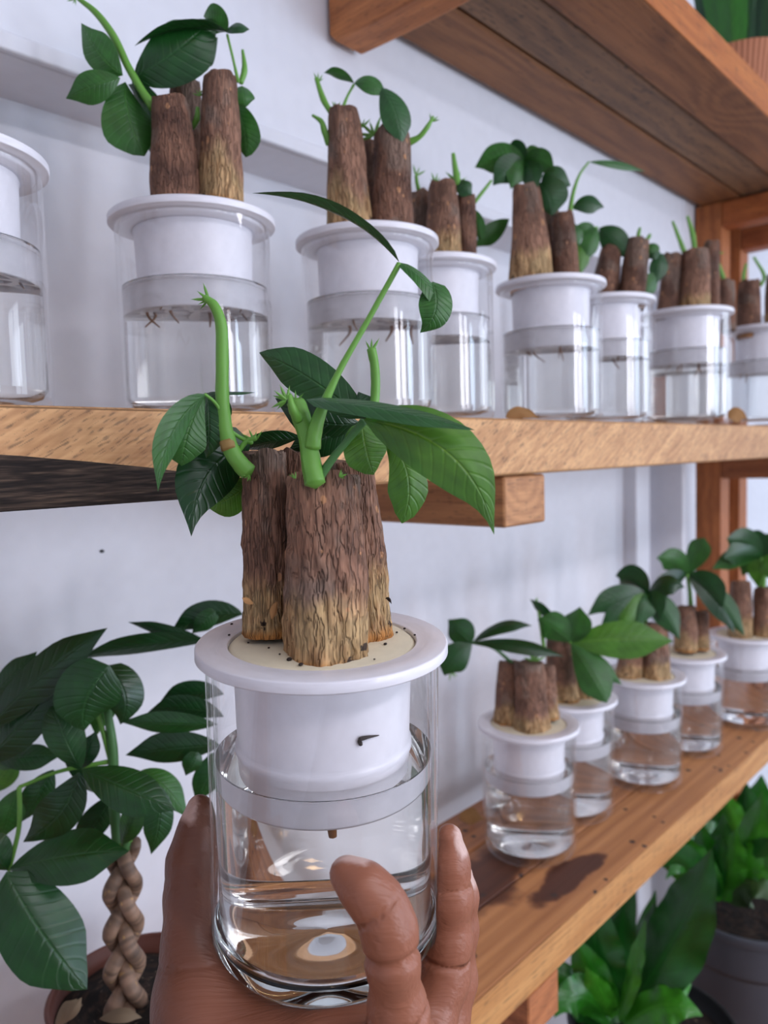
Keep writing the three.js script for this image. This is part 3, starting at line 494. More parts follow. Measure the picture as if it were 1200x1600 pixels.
{ const [t, z] = vasePlant(1.06, 0.32, US, 'stump plant at the far right end of the upper shelf, cut by the frame', UG, { spin: 0.1, roots: 4, seed: 42 });
  stumps(t, z, [[1170, 522, 1172, 440, 18, 16, -0.008, 0], [1212, 522, 1214, 430, 18, 15, 0, 1]], 91); shoot(t, z, [[1188, 446], [1194, 432], [1178, 402]], [3, 3, 2]); shoot(t, z, [[1162, 446], [1162, 430], [1166, 412]], [3, 3, 2]); }

// --- lower shelf
{ const [t, z] = vasePlant(0.62, 0.398, LS, 'stump plant in the nearest vase on the lower shelf, on damp wood', LG, { spin: 0.6, roots: 2, seed: 50 });
  stumps(t, z, [[797, 1132, 800, 1034, 27, 20, 0.004, 0], [830, 1150, 826, 1034, 30, 22, -0.014, 0], [856, 1122, 850, 1040, 20, 16, 0.0, 1]], 101);
  const hub = [738, 1004]; shoot(t, z, [[800, 1036, 0], [770, 1012, -0.01], [738, 1004, -0.014]], [3, 2.5, 2.5], M.stemDark);
  leaf(t, z, [...hub, 700, 968, 42], { dz: -0.014, roll: 0.2, shape: [0.7, 0.8] }, M.leafDark); leaf(t, z, [...hub, 694, 1056, 46], { dz: -0.014, roll: 0.2, bu: -6 }, M.leafDark);
  leaf(t, z, [...hub, 832, 978, 24], { dz: -0.012, roll: 0.7, bv: -12 }, M.leafDeep); leaf(t, z, [...hub, 882, 1026, 26], { dz: -0.016, dz1: -0.03, roll: 0.6, bv: -6 }, M.leafDeep);
  shoot(t, z, [[832, 1036, -0.01], [834, 1020, -0.012], [842, 1010, -0.012]], [4, 3, 2]); bud(t, z - 0.014, 834, 1034, 5, 20); bud(t, z - 0.014, 704, 1050, 3, 16, [0.6, 1]); }
{ const [t, z] = vasePlant(0.718, 0.408, LS, 'stump plant with large light green spreading leaves, second vase on the lower shelf', LG, { spin: 0.1, roots: 2, seed: 53 });
  stumps(t, z, [[882, 1098, 872, 988, 25, 18, -0.012, 0], [914, 1096, 906, 1005, 20, 16, -0.004, 1]], 111);
  const hub = [892, 1004]; shoot(t, z, [[850, 1012, -0.02], [845, 975, -0.02], [838, 935, -0.02]], [3, 3, 1.5]);
  leaf(t, z, [...hub, 840, 968, 46], { dz: -0.03, roll: 0.2, bv: -6 }, M.leafMid); leaf(t, z, [...hub, 906, 948, 50], { dz: -0.03, roll: 0.5 }, M.leafMid); leaf(t, z, [...hub, 1052, 1002, 58], { dz: -0.03, dz1: -0.05, roll: 0.1, bv: -4 }, M.leafBright);
  leaf(t, z, [...hub, 948, 1098, 52], { dz: -0.03, dz1: -0.06, roll: 0.2, bu: 4, shape: [0.9, 0.45] }, M.leafMid); leaf(t, z, [...hub, 972, 1070, 30], { dz: -0.028, dz1: -0.045, roll: 0.3 }, M.leafMid); leaf(t, z, [868, 972, 828, 936, 18], { dz: -0.02, roll: 0.6 }, M.leafDark);
  shoot(t, z, [[876, 992, -0.012], [882, 996, -0.02], [892, 1004, -0.03]], [3, 2.5, 2.5]); }
{ const [t, z] = vasePlant(0.838, 0.383, LS, 'stump plant with a dark drooping leaf crown, third vase on the lower shelf', LG, { spin: 0.9, roots: 2, seed: 57 });
  stumps(t, z, [[984, 1060, 988, 990, 22, 18, -0.006, 1], [1024, 1066, 1026, 975, 22, 17, -0.014, 0]], 121);
  const hub = [1012, 930]; shoot(t, z, [[1008, 985, 0], [1010, 955, -0.01], [1012, 930, -0.016]], [4, 3, 3]);
  for (const [u1, v1, w, roll, mt] of [[918, 962, 38, 0.3, M.leafDark], [936, 988, 30, 0.4, M.leafDark], [962, 900, 44, 0.6, M.leafDeep], [994, 984, 44, 0.1, M.leafBlue], [1062, 1000, 40, 0.2, M.leafBlue], [1070, 918, 40, 0.7, M.leafDeep], [1030, 972, 34, -0.4, M.leafDark], [968, 985, 36, 0.2, M.leafBright]]) leaf(t, z, [...hub, u1, v1, w], { dz: -0.016, dz1: -0.028, roll, bv: -12 }, mt); }
{ const [t, z] = vasePlant(0.964, 0.382, LS, 'stump plant with one long grey-green hanging leaf, fourth vase on the lower shelf', LG, { spin: 0.4, roots: 1, seed: 60 });
  stumps(t, z, [[1072, 1018, 1072, 948, 18, 15, -0.012, 1], [1096, 1016, 1096, 955, 12, 11, -0.008, 1]], 131);
  const hub = [1074, 898]; shoot(t, z, [[1080, 952, 0], [1078, 925, -0.01], [1074, 898, -0.02]], [4, 3, 3]);
  for (const [u1, v1, w, roll, mt] of [[1026, 872, 38, 0.2, M.leafMid], [1100, 840, 34, 0.2, M.leafMid], [1164, 994, 36, 0.2, M.leafBlue], [1148, 990, 34, 0.5, M.leafDeep], [1010, 940, 36, 0.5, M.leafDeep], [1130, 950, 44, -0.4, M.leafDark]]) leaf(t, z, [...hub, u1, v1, w], { dz: -0.02, dz1: -0.04, roll, bv: -8, bu: 4 }, mt); }
{ const [t, z] = vasePlant(1.105, 0.356, LS, 'stump plant with a bushy light green crown, last vase on the lower shelf', LG, { spin: 0.7, roots: 2, seed: 63 });
  stumps(t, z, [[1156, 1004, 1158, 908, 19, 15, -0.012, 1], [1196, 1006, 1196, 918, 20, 16, -0.014, 1], [1230, 1004, 1230, 918, 16, 14, 0, 0]], 141);
  const hub = [1190, 872]; shoot(t, z, [[1192, 920, -0.01], [1194, 895, -0.014], [1190, 872, -0.018]], [4, 3, 3]);
  for (const [u1, v1, w, roll, mt] of [[1130, 872, 40, 0.3, M.leafDark], [1112, 890, 34, 0.5, M.leafMid], [1160, 900, 36, 0.3, M.leafMid], [1185, 920, 34, 0.2, M.leafBright], [1214, 912, 34, -0.2, M.leafBright], [1165, 838, 40, 0.4, M.leafDark], [1135, 842, 46, 0.2, M.leafDark], [1215, 838, 40, 0.4, M.leafDark], [1240, 880, 40, 0.3, M.leafMid]]) leaf(t, z, [...hub, u1, v1, w], { dz: -0.018, dz1: -0.03 + 0.06 * (hash(u1, v1, 3) - 0.3), roll, bv: -8 }, mt); }

// --- the plant in the hand
const held = thing('hydroponic_plant', 'large stump plant in the water-filled glass vase held up by the hand', 'plant', V(0, 0, 0), undefined);
held.quaternion.setFromAxisAngle(RT, 0.058).multiply(new THREE.Quaternion().setFromAxisAngle(FW, 0.025));
held.position.copy(W(504, 998, 0.2985)).addScaledVector(V(0, 1, 0).applyQuaternion(held.quaternion), -(GH + 0.005)); held.updateMatrixWorld(true);
{
  const t = held; vaseParts(t, { solid: true, spin: 0.3 });
  const z = 0.297;
  stumps(t, z, [[418, 995, 414, 706, 38, 34, 0.0, 0], [512, 1044, 506, 742, 66, 62, -0.014, 0], [566, 1000, 548, 722, 46, 40, 0.006, 1], [470, 960, 466, 706, 30, 30, 0.02, 1]], 151, true);
  mesh('root', stemGeo([V(-0.006, GH - 0.047, 0.008), V(-0.0055, GH - 0.058, 0.0085), V(-0.0052, GH - 0.066, 0.009)], [0.0015, 0.0018, 0.0012], 8, 5), M.root, t);
  // left shoot with its tip bud, nodes and hanging leaves
  shoot(t, z, [[388, 738, -0.012], [368, 715, -0.014], [354, 680, -0.015], [348, 630, -0.015], [347, 565, -0.015], [344, 500, -0.015], [332, 474, -0.015], [318, 464, -0.015]], [14, 13, 12, 10, 10, 9, 8, 4]);
  mesh('shoot_node', local(stemGeo([W(359, 702, z - 0.015), W(355, 688, z - 0.015)], [12.5 / 1200 * z, 12.2 / 1200 * z], 12, 4), t), M.stemTan, t);
  bud(t, z - 0.015, 326, 468, 5, 28, [-1, -0.1]);
  shoot(t, z, [[352, 655, -0.015], [335, 628, -0.018], [320, 616, -0.02]], [3, 2.5, 2.5]);
  leaf(t, z, [322, 616, 247, 768, 46], { dz: -0.02, dz1: -0.03, roll: 0.5, bu: -16, bv: -16, shape: [0.8, 0.95] }, M.leafMid);
  leaf(t, z, [322, 616, 284, 728, 66], { dz: -0.018, dz1: -0.02, roll: 0.1, bu: -8, shape: [1.1, 0.4] }, M.leafMid);
  leaf(t, z, [322, 616, 322, 716, 48], { dz: -0.014, dz1: -0.012, roll: -0.4, bu: 6 }, M.leafDark);
  leaf(t, z, [322, 616, 350, 668, 36], { dz: -0.01, roll: -0.5, bu: 6, bv: -6 }, M.leafDark);
  leaf(t, z, [318, 614, 400, 613, 16], { dz: -0.008, roll: 1.25, bv: 0 }, M.leafDark);
  shoot(t, z, [[372, 706, -0.012], [385, 690, -0.012], [400, 684, -0.012]], [4, 4, 4]); bud(t, z - 0.012, 398, 690, 4, 24, [-0.1, -1]); shoot(t, z, [[358, 672, -0.014], [376, 684, -0.012], [394, 692, -0.012]], [3, 3, 4]);
  bud(t, z - 0.016, 352, 668, 4, 22, [-0.8, 0.4]);
  leaf(t, z, [392, 690, 299, 838, 96], { dz: 0.006, dz1: -0.01, roll: 0.25, bu: -22, bv: -22, shape: [0.55, 0.95] }, M.leafDeep);
  leaf(t, z, [395, 745, 318, 786, 60], { dz: 0.012, roll: 0.3, bv: 14 }, M.leafBright);
  leaf(t, z, [470, 684, 372, 704, 40], { dz: 0.012, roll: 0.8, bv: -4 }, M.leafDeep);
  // central stub and the long petiole
  shoot(t, z, [[492, 756, -0.03], [486, 720, -0.029], [480, 684, -0.028], [470, 650, -0.027], [462, 628, -0.026]], [15, 14, 13, 14, 13]);
  shoot(t, z, [[466, 655, -0.03], [458, 640, -0.034], [452, 618, -0.034]], [8, 6, 3]); bud(t, z - 0.03, 448, 625, 6, 34, [-0.8, -0.4]); bud(t, z - 0.028, 462, 628, 4, 26, [-0.2, -1]);
  shoot(t, z, [[488, 700, -0.03], [492, 672, -0.031], [506, 632, -0.032], [530, 580, -0.033], [575, 500, -0.034], [624, 412, -0.035]], [12, 11, 7, 4.5, 4, 4]);
  leaf(t, z, [624, 410, 394, 302, 30], { dz: -0.035, dz1: -0.03, roll: 1.05, bu: 20, bv: -24, shape: [0.6, 0.6], fold: 0.5 }, M.leafBlue);
  leaf(t, z, [624, 410, 690, 492, 30], { dz: -0.035, roll: 0.9, bu: 10, bv: -6, shape: [0.4, 0.3] }, M.leafMid);
  leaf(t, z, [676, 440, 656, 520, 52], { dz: -0.036, roll: 0.2, bu: 14, bv: 6, shape: [0.45, 0.75] }, M.leafMid);
  // thin shoot behind
  shoot(t, z, [[578, 664, -0.012], [586, 620, -0.012], [585, 570, -0.012], [580, 545, -0.012]], [8, 7, 7, 7]); bud(t, z - 0.012, 580, 550, 3, 28, [0, -1]);
  // right hub
  shoot(t, z, [[498, 748, -0.028], [520, 716, -0.03], [545, 686, -0.032], [568, 658, -0.034]], [7, 6, 5, 6], M.stemDark);
  leaf(t, z, [568, 656, 772, 835, 100], { dz: -0.036, dz1: -0.045, roll: 0.1, bu: 34, bv: -34, shape: [0.75, 1.05] }, M.leafBright);
  leaf(t, z, [585, 668, 628, 818, 66], { dz: -0.02, roll: 0.3, bu: 28, bv: -8, shape: [1.2, 0.35], wave: 0.2 }, M.leafBright);
  leaf(t, z, [566, 660, 584, 742, 66], { dz: -0.026, roll: 0.2, bu: -4, shape: [0.5, 0.4] }, M.leafBright);
  leaf(t, z, [478, 624, 742, 672, 46], { dz: -0.034, dz1: -0.05, roll: 1.0, bu: 0, bv: -6, shape: [0.4, 0.5] }, M.leafBlue);
  leaf(t, z, [568, 654, 405, 551, 66], { dz: -0.006, dz1: 0.004, roll: 0.15, bu: -6, bv: -14, shape: [0.6, 0.6] }, M.leafBlue);
  leaf(t, z, [572, 660, 560, 612, 40], { dz: -0.008, roll: 0.3 }, M.leafDark);
  leaf(t, z, [562, 660, 430, 622, 60], { dz: 0.012, roll: 0.3, bv: 16 }, M.leafDeep); leaf(t, z, [560, 665, 452, 702, 60], { dz: 0.016, roll: 0.2 }, M.leafDeep); leaf(t, z, [572, 655, 606, 640, 40], { dz: 0, roll: 0.6 }, M.leafBlue);
  // bits of bark and soil stuck to the basket and the foam
  const ax = V(0, 1, 0).applyQuaternion(held.quaternion), on = (u, v, rad) => { for (let k = 0; k < 900; k++) { const q = W(u, v, 0.24 + k * 0.0001), d = q.clone().sub(held.position); d.addScaledVector(ax, -d.dot(ax)); if (d.length() <= rad) return q; } return W(u, v, 0.265); };
  const chipM = plain(38, 26, 22, 0.8);
  mesh('bark_chip', local(stemGeo([on(564, 1164, 0.0345), on(562, 1156, 0.0348), on(570, 1153, 0.0348), on(592, 1149, 0.0346)], [0.0007, 0.0010, 0.0008, 0.0002], 6, 5), t), chipM, t);
  const crumbs = []; for (const [u, v, sz] of [[362, 975, 2], [388, 1004, 1.6], [420, 1012, 1.6], [437, 1022, 1.4], [452, 1030, 3.4], [470, 1038, 3], [602, 1006, 2.4], [620, 988, 1.8], [632, 982, 2], [585, 1030, 1.4], [648, 992, 1.8], [358, 992, 1.8]]) { // soil crumbs
    const d = W(u, v, 1).sub(camera.position), k = held.position.clone().addScaledVector(ax, GH + 0.0054).sub(camera.position).dot(ax) / d.dot(ax), q = camera.position.clone().addScaledVector(d, k), g = new THREE.IcosahedronGeometry(sz / 1200 * 0.3, 1); g.scale(1.3, 0.8, 1); g.translate(q.x, q.y, q.z); crumbs.push(g); }
  const cr = mesh('soil_crumbs', local(mergeGeometries(crumbs), t), chipM, t); cr.userData.kind = 'stuff';
  const flake = (a, b, w, o, m) => mesh('bark_flake', local(leafGeo(W(...a), W(...b), w / 1200 * 0.28, { nu: 8, nv: 4, seed: a[0], ...o }), t), m, t);
  const tan = plain(176, 130, 84, 0.85, { side: THREE.DoubleSide }), pale = plain(190, 140, 102, 0.9, { side: THREE.DoubleSide });
  flake([396, 944, 0.281], [378, 934, 0.277], 9, {}, tan); flake([602, 936, 0.285], [612, 944, 0.28], 5, { sag: V(0, 0.001, 0) }, chipM); flake([433, 940, 0.283], [424, 968, 0.28], 16, { roll: 0.8 }, tan);
  bud(t, z - 0.03, 530, 745, 4, 18, [0.6, -0.4]); bud(t, z - 0.03, 462, 748, 3, 14, [-0.4, -0.8]); bud(t, z - 0.014, 390, 742, 4, 20, [-0.5, 0.6]);
}

// ------------------------------------------------------------------ braided tree at the left
{
  const z = 0.485, base = W(196, 1585, z);
  const t = thing('braided_money_tree', 'dark leaved tree with a braided trunk in a low brown pot at lower left', 'plant', V(base.x + 0.012, EYE + LS, base.z - 0.004));
  const h = base.y - EYE - LS;
  mesh('pot', lathe([[0, 0], [0.042, 0], [0.045, 0.003], [0.053, h + 0.004], [0.0555, h + 0.006], [0.0562, h + 0.01], [0.055, h + 0.0115], [0.0525, h + 0.0105], [0.0515, h - 0.002], [0, h - 0.002]], 64), plain(98, 54, 42, 0.6), t);
  { const g = new THREE.CircleGeometry(0.0515, 48, 0); g.rotateX(-Math.PI / 2); const s = lathe([[0.0516, h - 0.0015], [0.045, h + 0.001], [0.03, h + 0.0015], [0.015, h + 0.003], [0, h + 0.004]], 40); const p = s.attributes.position; for (let i = 0; i < p.count; i++) p.setY(i, p.getY(i) + 0.004 * (fbm(p.getX(i) * 200 + 50, p.getZ(i) * 200 + 50, 5, 3) - 0.5)); s.computeVertexNormals(); mesh('soil', s, M.soil, t); }
  const ringTex = tex(64, 256, (u, v) => { const k = 0.72 + 0.42 * vnoise(u * 2, v * 90, 911, 2, 90) + 0.3 * (fbm(u * 6, v * 14, 913, 3, 6, 14) - 0.5); const s = vnoise(u * 12, v * 60, 915, 12, 60) > 0.9 ? 1.25 : 1; return [140 * k * s, 112 * k * s, 92 * k]; });
  const bm = new THREE.MeshStandardMaterial({ map: ringTex, bumpMap: ringTex, bumpScale: 0.0008, roughness: 0.6 });
  const top = W(190, 1318, z), B = base.clone().addScaledVector(V(0, 1, 0), -0.008);
  for (let s = 0; s < 3; s++) { const pts = []; for (let i = 0; i <= 40; i++) { const q = i / 40, ph = q * 3.1 * Math.PI + s * 2.0944, c = B.clone().lerp(top, q); const n = 1 - 0.12 * q; pts.push(c.addScaledVector(RT, 0.0084 * n * Math.sin(ph)).addScaledVector(FW, 0.0058 * n * Math.sin(2 * ph))); }
    mesh('trunk_strand', local(stemGeo(pts, [0.0052, 0.0048, 0.0043], 12, 2), t), bm, t); }
  shoot(t, z, [[184, 1322], [178, 1250], [176, 1170], [168, 1110]], [9, 8, 8, 6], M.stemDark, 'stem'); shoot(t, z, [[196, 1326], [202, 1290], [214, 1260]], [8, 6, 5], M.stemDark, 'stem'); shoot(t, z, [[174, 1190], [160, 1140], [150, 1108]], [5, 4, 4], M.stem, 'stem');
  shoot(t, z, [[186, 1320, -0.004], [196, 1316, -0.01], [206, 1314, -0.004]], [1.5, 1.5, 1.5], M.stem, 'tie');
  shoot(t, z, [[30, 1230, -0.02], [30, 1290, -0.024], [14, 1360, -0.026]], [3.5, 3.5, 3.5], M.stem, 'petiole'); shoot(t, z, [[170, 1190], [90, 1206, -0.01], [30, 1230, -0.02]], [4, 3, 3], M.stem, 'petiole');
  const A = M.leafDark, Bd = M.leafDeep, N = M.leafMid;
  for (const [d, o, m] of [
    [[-30, 1150, 168, 981, 62], { roll: 0.2, bv: -12, dz: -0.03 }, Bd], [[-30, 1195, 92, 1058, 64], { roll: 0.2, bv: 8, dz: -0.02 }, Bd], [[-20, 1095, 58, 1018, 40], { roll: 0.3, dz: -0.01 }, A], [[-10, 1185, 96, 1180, 40], { roll: 0.3, dz: 0 }, A],
    [[172, 1040, 132, 1142, 96], { roll: 0.15, bu: -16, dz: -0.03, shape: [0.45, 0.6] }, A], [[166, 1040, 188, 1132, 62], { roll: 0.2, bu: 18, dz: -0.01, shape: [0.45, 0.6] }, Bd], [[176, 1044, 150, 1150, 50], { roll: 0.3, dz: 0.01 }, N],
    [[126, 1204, 74, 1092, 58], { roll: 0.2, dz: -0.02 }, A], [[124, 1202, 150, 1142, 34], { roll: 0.4, dz: -0.01 }, Bd], [[-10, 1200, 40, 1160, 40], { roll: 0.3, dz: 0.01 }, N],
    [[330, 1002, 118, 1031, 38], { roll: 0.7, bv: -10, dz: 0.02 }, Bd], [[320, 1000, 200, 972, 22], { roll: 0.6, dz: 0.02 }, Bd], [[380, 960, 266, 990, 44], { roll: 0.4, bv: -14, dz: 0.03 }, Bd], [[345, 948, 300, 990, 30], { roll: 0.2, dz: 0.028 }, A],
    [[340, 1132, 188, 1128, 36], { roll: 0.5, dz: 0.0 }, A], [[350, 1120, 228, 1116, 40], { roll: 0.5, bv: -12, dz: 0.02 }, Bd], [[350, 1085, 248, 1100, 40], { roll: 0.6, bv: -10, dz: 0.03 }, Bd], [[345, 1165, 196, 1180, 50], { roll: 0.4, bv: -4, dz: 0.01 }, Bd], [[312, 1170, 290, 1212, 30], { roll: 0.2, dz: 0.01 }, A], [[345, 1170, 306, 1256, 42], { roll: 0.2, dz: 0.02 }, A],
    [[127, 1202, 274, 1266, 66], { roll: 0.2, bv: 0, dz: -0.035 }, A], [[216, 1206, 294, 1278, 46], { roll: 0.3, bv: -14, dz: -0.01 }, N], [[250, 1228, 236, 1335, 44], { roll: 0.2, bu: 6, dz: -0.02 }, A], [[190, 1320, 218, 1250, 40], { roll: 0.4, dz: -0.01 }, N],
    [[124, 1206, 36, 1316, 66], { roll: 0.25, bu: 14, bv: 8, dz: -0.03 }, Bd], [[84, 1202, 34, 1284, 44], { roll: 0.2, dz: -0.01 }, A], [[14, 1358, 202, 1330, 80], { roll: 0.2, bv: -6, dz: -0.03 }, A], [[10, 1362, 136, 1546, 112], { roll: 0.1, bu: -8, bv: 4, dz: -0.04, shape: [0.6, 0.55] }, A],
    [[28, 1232, 2, 1312, 46], { roll: 0.2, dz: -0.015 }, N], [[-20, 1240, 30, 1180, 40], { roll: 0.2, dz: 0.02 }, M.leafBright], [[12, 1360, -30, 1300, 50], { roll: 0.2, dz: -0.03 }, A], [[100, 1180, 180, 1240, 40], { roll: 0.5, dz: 0.01 }, Bd], [[180, 1240, 120, 1330, 46], { roll: 0.4, dz: 0.015 }, Bd],
  ]) leaf(t, z, d, o, m);
  const litter = plain(124, 106, 84, 0.85, { side: THREE.DoubleSide });
  for (const [d, o] of [[[85, 1602, 120, 1560, 26], { dz: -0.03, roll: 0.4 }], [[155, 1592, 222, 1590, 24], { dz: -0.022, roll: 0.6, bv: -6 }], [[100, 1598, 128, 1558, 18], { dz: -0.034, roll: 0.2 }]]) {
    const g = leaf(t, z, d, o, litter); g.name = 'fallen_leaf'; }
}

// ------------------------------------------------------------------ ferns in pots on the low bench
function potPlant(name, label, cx, cD, R0, H, mat, list, z, group) {
  const t = thing(name, label, 'plant', P(cx, -0.75, cD), group);
  mesh('pot', lathe([[0, 0], [R0 * 0.80, 0], [R0 * 0.82, 0.003], [R0 * 0.97, H * 0.9], [R0 * 1.02, H * 0.92], [R0 * 1.03, H - 0.002], [R0 * 1.01, H], [R0 * 0.97, H - 0.001], [R0 * 0.92, H * 0.6], [0, H * 0.6]], 64), mat, t);
  const s = lathe([[R0 * 0.945, H * 0.84], [R0 * 0.6, H * 0.87], [R0 * 0.3, H * 0.88], [0, H * 0.89]], 40), p = s.attributes.position; for (let i = 0; i < p.count; i++) p.setY(i, p.getY(i) + 0.008 * (fbm(p.getX(i) * 150 + 50, p.getZ(i) * 150 + 50, 9, 3) - 0.5)); s.computeVertexNormals(); mesh('soil', s, M.soil, t);
  for (const [d, o, m] of list) leaf(t, z, d, { wave: 0.2, ruffle: 0.11, shape: [0.55, 0.75], nu: 36, ...o }, m);
  return t;
}
const fernA = leafMat(70, 150, 50, 0.35, 0.2), fernB = leafMat(48, 118, 58, 0.35, 0.15), fernC = leafMat(110, 190, 70, 0.35, 0.25);
const potGrey = new THREE.MeshStandardMaterial({ color: 0x4a4c55, map: rep(speck, 4, 4), roughness: 0.55 }), potBlack = new THREE.MeshStandardMaterial({ color: 0x26282c, map: rep(speck, 4, 4), roughness: 0.45 });
const more = (seed, n, u, v, spread, up, w) => { const r = rng(seed), out = []; for (let k = 0; k < n; k++) { const a = (k + r()) / n * 2 - 1; out.push([[u + a * 10, v, u + a * spread + 20 * (r() - 0.5), v - up * (0.55 + 0.6 * r()) * (1 - 0.5 * a * a), w * (0.7 + 0.6 * r())], { roll: 0.9 * (r() - 0.3), bv: -20 * Math.abs(a), dz: 0.02 * (r() - 0.5), dz1: 0.1 * (r() - 0.5), bu: 14 * a }, [fernA, fernB, fernC][k % 3]]); } return out; };
potPlant('potted_fern', 'broad leaved fern in the wide dark grey pot at lower right', 1.026, 0.328, 0.0885, 0.152, potGrey, [
  [[1120, 1408, 1112, 1330, 20], { roll: 0.3, shape: [0.3, 0.4] }, fernC], [[1126, 1408, 1060, 1290, 56], { roll: 0.3, bu: -10, dz1: -0.03 }, fernA], [[1130, 1408, 1192, 1235, 54], { roll: 0.3, bu: 10, dz1: -0.04 }, fernC], [[1124, 1408, 1004, 1320, 50], { roll: 0.5, bv: -20, dz1: -0.05 }, fernB],
  [[1134, 1408, 1230, 1325, 54], { roll: 0.5, bv: -30, dz1: -0.04 }, fernC], [[1130, 1408, 1130, 1270, 54], { roll: 0.2, dz1: 0.06, dz: 0.01 }, fernB], [[1136, 1408, 1212, 1412, 66], { roll: 0.5, bv: -30, dz1: -0.05 }, leafMat(88, 106, 66, 0.5, 0.1)], [[1120, 1408, 1040, 1375, 36], { roll: 0.5, bv: -40, dz1: -0.03 }, fernA],
  [[1132, 1408, 1146, 1340, 16], { roll: 0.3 }, fernC], ...more(11, 9, 1128, 1408, 120, 150, 46)], 1.0, 'ferns on the low bench');
potPlant('potted_fern', 'broad leaved fern in the black pot under the lower shelf edge', 0.762, 0.338, 0.088, 0.13, potBlack, [
  [[972, 1592, 1112, 1326, 92], { roll: 0.25, bu: 16, dz1: -0.05 }, fernB], [[968, 1592, 1000, 1310, 60], { roll: 0.5, bu: -20, dz1: 0.02 }, fernB], [[962, 1592, 934, 1390, 80], { roll: 0.3, bu: -14, dz1: 0.0 }, fernB], [[958, 1600, 895, 1460, 56], { roll: 0.3, dz1: -0.02 }, fernA],
  [[966, 1596, 1008, 1436, 26], { roll: 0.5, bu: 4, dz: -0.02, dz1: -0.04, shape: [0.5, 0.5] }, fernC], [[975, 1606, 1098, 1588, 60], { roll: 0.4, bv: -26, dz: -0.02, dz1: -0.06 }, fernC], [[955, 1604, 866, 1590, 64], { roll: 0.3, bv: -40, dz1: -0.04 }, fernA], [[960, 1600, 915, 1510, 40], { roll: 0.2, dz1: -0.03 }, fernC], [[980, 1600, 1024, 1390, 56], { roll: 0.6, dz1: 0.05 }, fernA], [[950, 1606, 880, 1530, 50], { roll: 0.5, bu: -10 }, fernB], ...more(23, 6, 968, 1600, 120, 190, 50)], 0.835, 'ferns on the low bench');
potPlant('potted_fern', 'far leafy fern in a dark pot beyond the wide grey pot', 1.30, 0.30, 0.08, 0.12, potBlack, [
  [[1170, 1340, 1040, 1290, 60], { roll: 0.4, bv: -20 }, fernB], [[1175, 1340, 1110, 1235, 60], { roll: 0.3 }, fernB], [[1180, 1340, 1190, 1210, 60], { roll: 0.3 }, fernA], [[1190, 1340, 1260, 1240, 60], { roll: 0.3 }, fernA], [[1176, 1340, 1070, 1260, 50], { roll: 0.5, bv: -16 }, fernB], [[1186, 1345, 1225, 1290, 50], { roll: 0.4 }, fernC], ...more(37, 10, 1180, 1345, 150, 110, 46)], 1.21, 'ferns on the low bench');
// pot on the top shelf
{
  const t = thing('potted_plant', 'peach clay pot of dark upright strap leaves on the top shelf', 'plant', P(1.125, 0.422, 0.375));
  mesh('pot', lathe([[0, 0], [0.05, 0], [0.053, 0.003], [0.07, 0.088], [0.0715, 0.09], [0.0695, 0.0905], [0.066, 0.085], [0, 0.08]], 64), new THREE.MeshStandardMaterial({ color: 0xd28a66, map: rep(speck, 8, 2), bumpMap: rep(tex(256, 8, u => 0.5 + 0.5 * Math.sin(u * 6.2832 * 16), false), 4, 1), bumpScale: 0.0012, roughness: 0.75 }), t);
  mesh('soil', lathe([[0.067, 0.0845], [0.03, 0.086], [0, 0.087]], 32), M.soil, t);
  const r = rng(77), dk = leafMat(36, 96, 60, 0.3, 0.05), lt = leafMat(96, 170, 70, 0.3, 0.1);
  for (let k = 0; k < 15; k++) { const a = r() * 6.28, d = 0.012 + 0.03 * r(), b = P(1.125 + d * Math.cos(a), 0.505, 0.375 - d * Math.sin(a)), e = b.clone().add(V(Math.cos(a) * (0.03 + 0.07 * r()), 0.13 + 0.09 * r(), Math.sin(a) * (0.03 + 0.05 * r())));
    mesh('leaf', local(leafGeo(b, e, 0.03 + 0.014 * r(), { roll: 0.5 * (r() - 0.5), fold: 0.4, shape: [0.25, 0.5], sag: V(-Math.cos(a) * 0.012, 0.01, -Math.sin(a) * 0.012), seed: k + 400 }), t), k % 3 ? dk : lt, t); }
}

// ------------------------------------------------------------------ small things
function dryLeaf(u, v, z, w, h, label) {
  const a = W(u - w / 2, v, z), b = W(u + w / 2, v + 2, z + 0.004), g = leafGeo(a, b, h * 0.95 / 1200 * z, { roll: 0.3, fold: 0.25, wave: 0.6, sag: V(0, 0.0045, 0), seed: 700 + (u | 0), shape: [0.8, 1.1] });
  g.computeBoundingBox(); return [g, label];
}
{
  const put = (g, y, label) => { g.computeBoundingBox(); g.translate(0, EYE + y + 0.0002 - g.boundingBox.min.y, 0); const m = mesh('dry_leaf', g, M.dry); tag(m, label, 'leaf', 'fallen dry leaves'); };
  put(dryLeaf(816, 654, 0.56, 52, 22)[0], US, 'curled dry brown leaf at the front edge of the upper shelf');
  put(dryLeaf(1153, 644, 0.80, 30, 26)[0], US, 'small curled yellow leaf near the far end of the upper shelf');
  put(dryLeaf(738, 1312, 0.80, 40, 26)[0], LS, 'crumpled pale dry leaf behind the fingertips on the lower shelf');
}

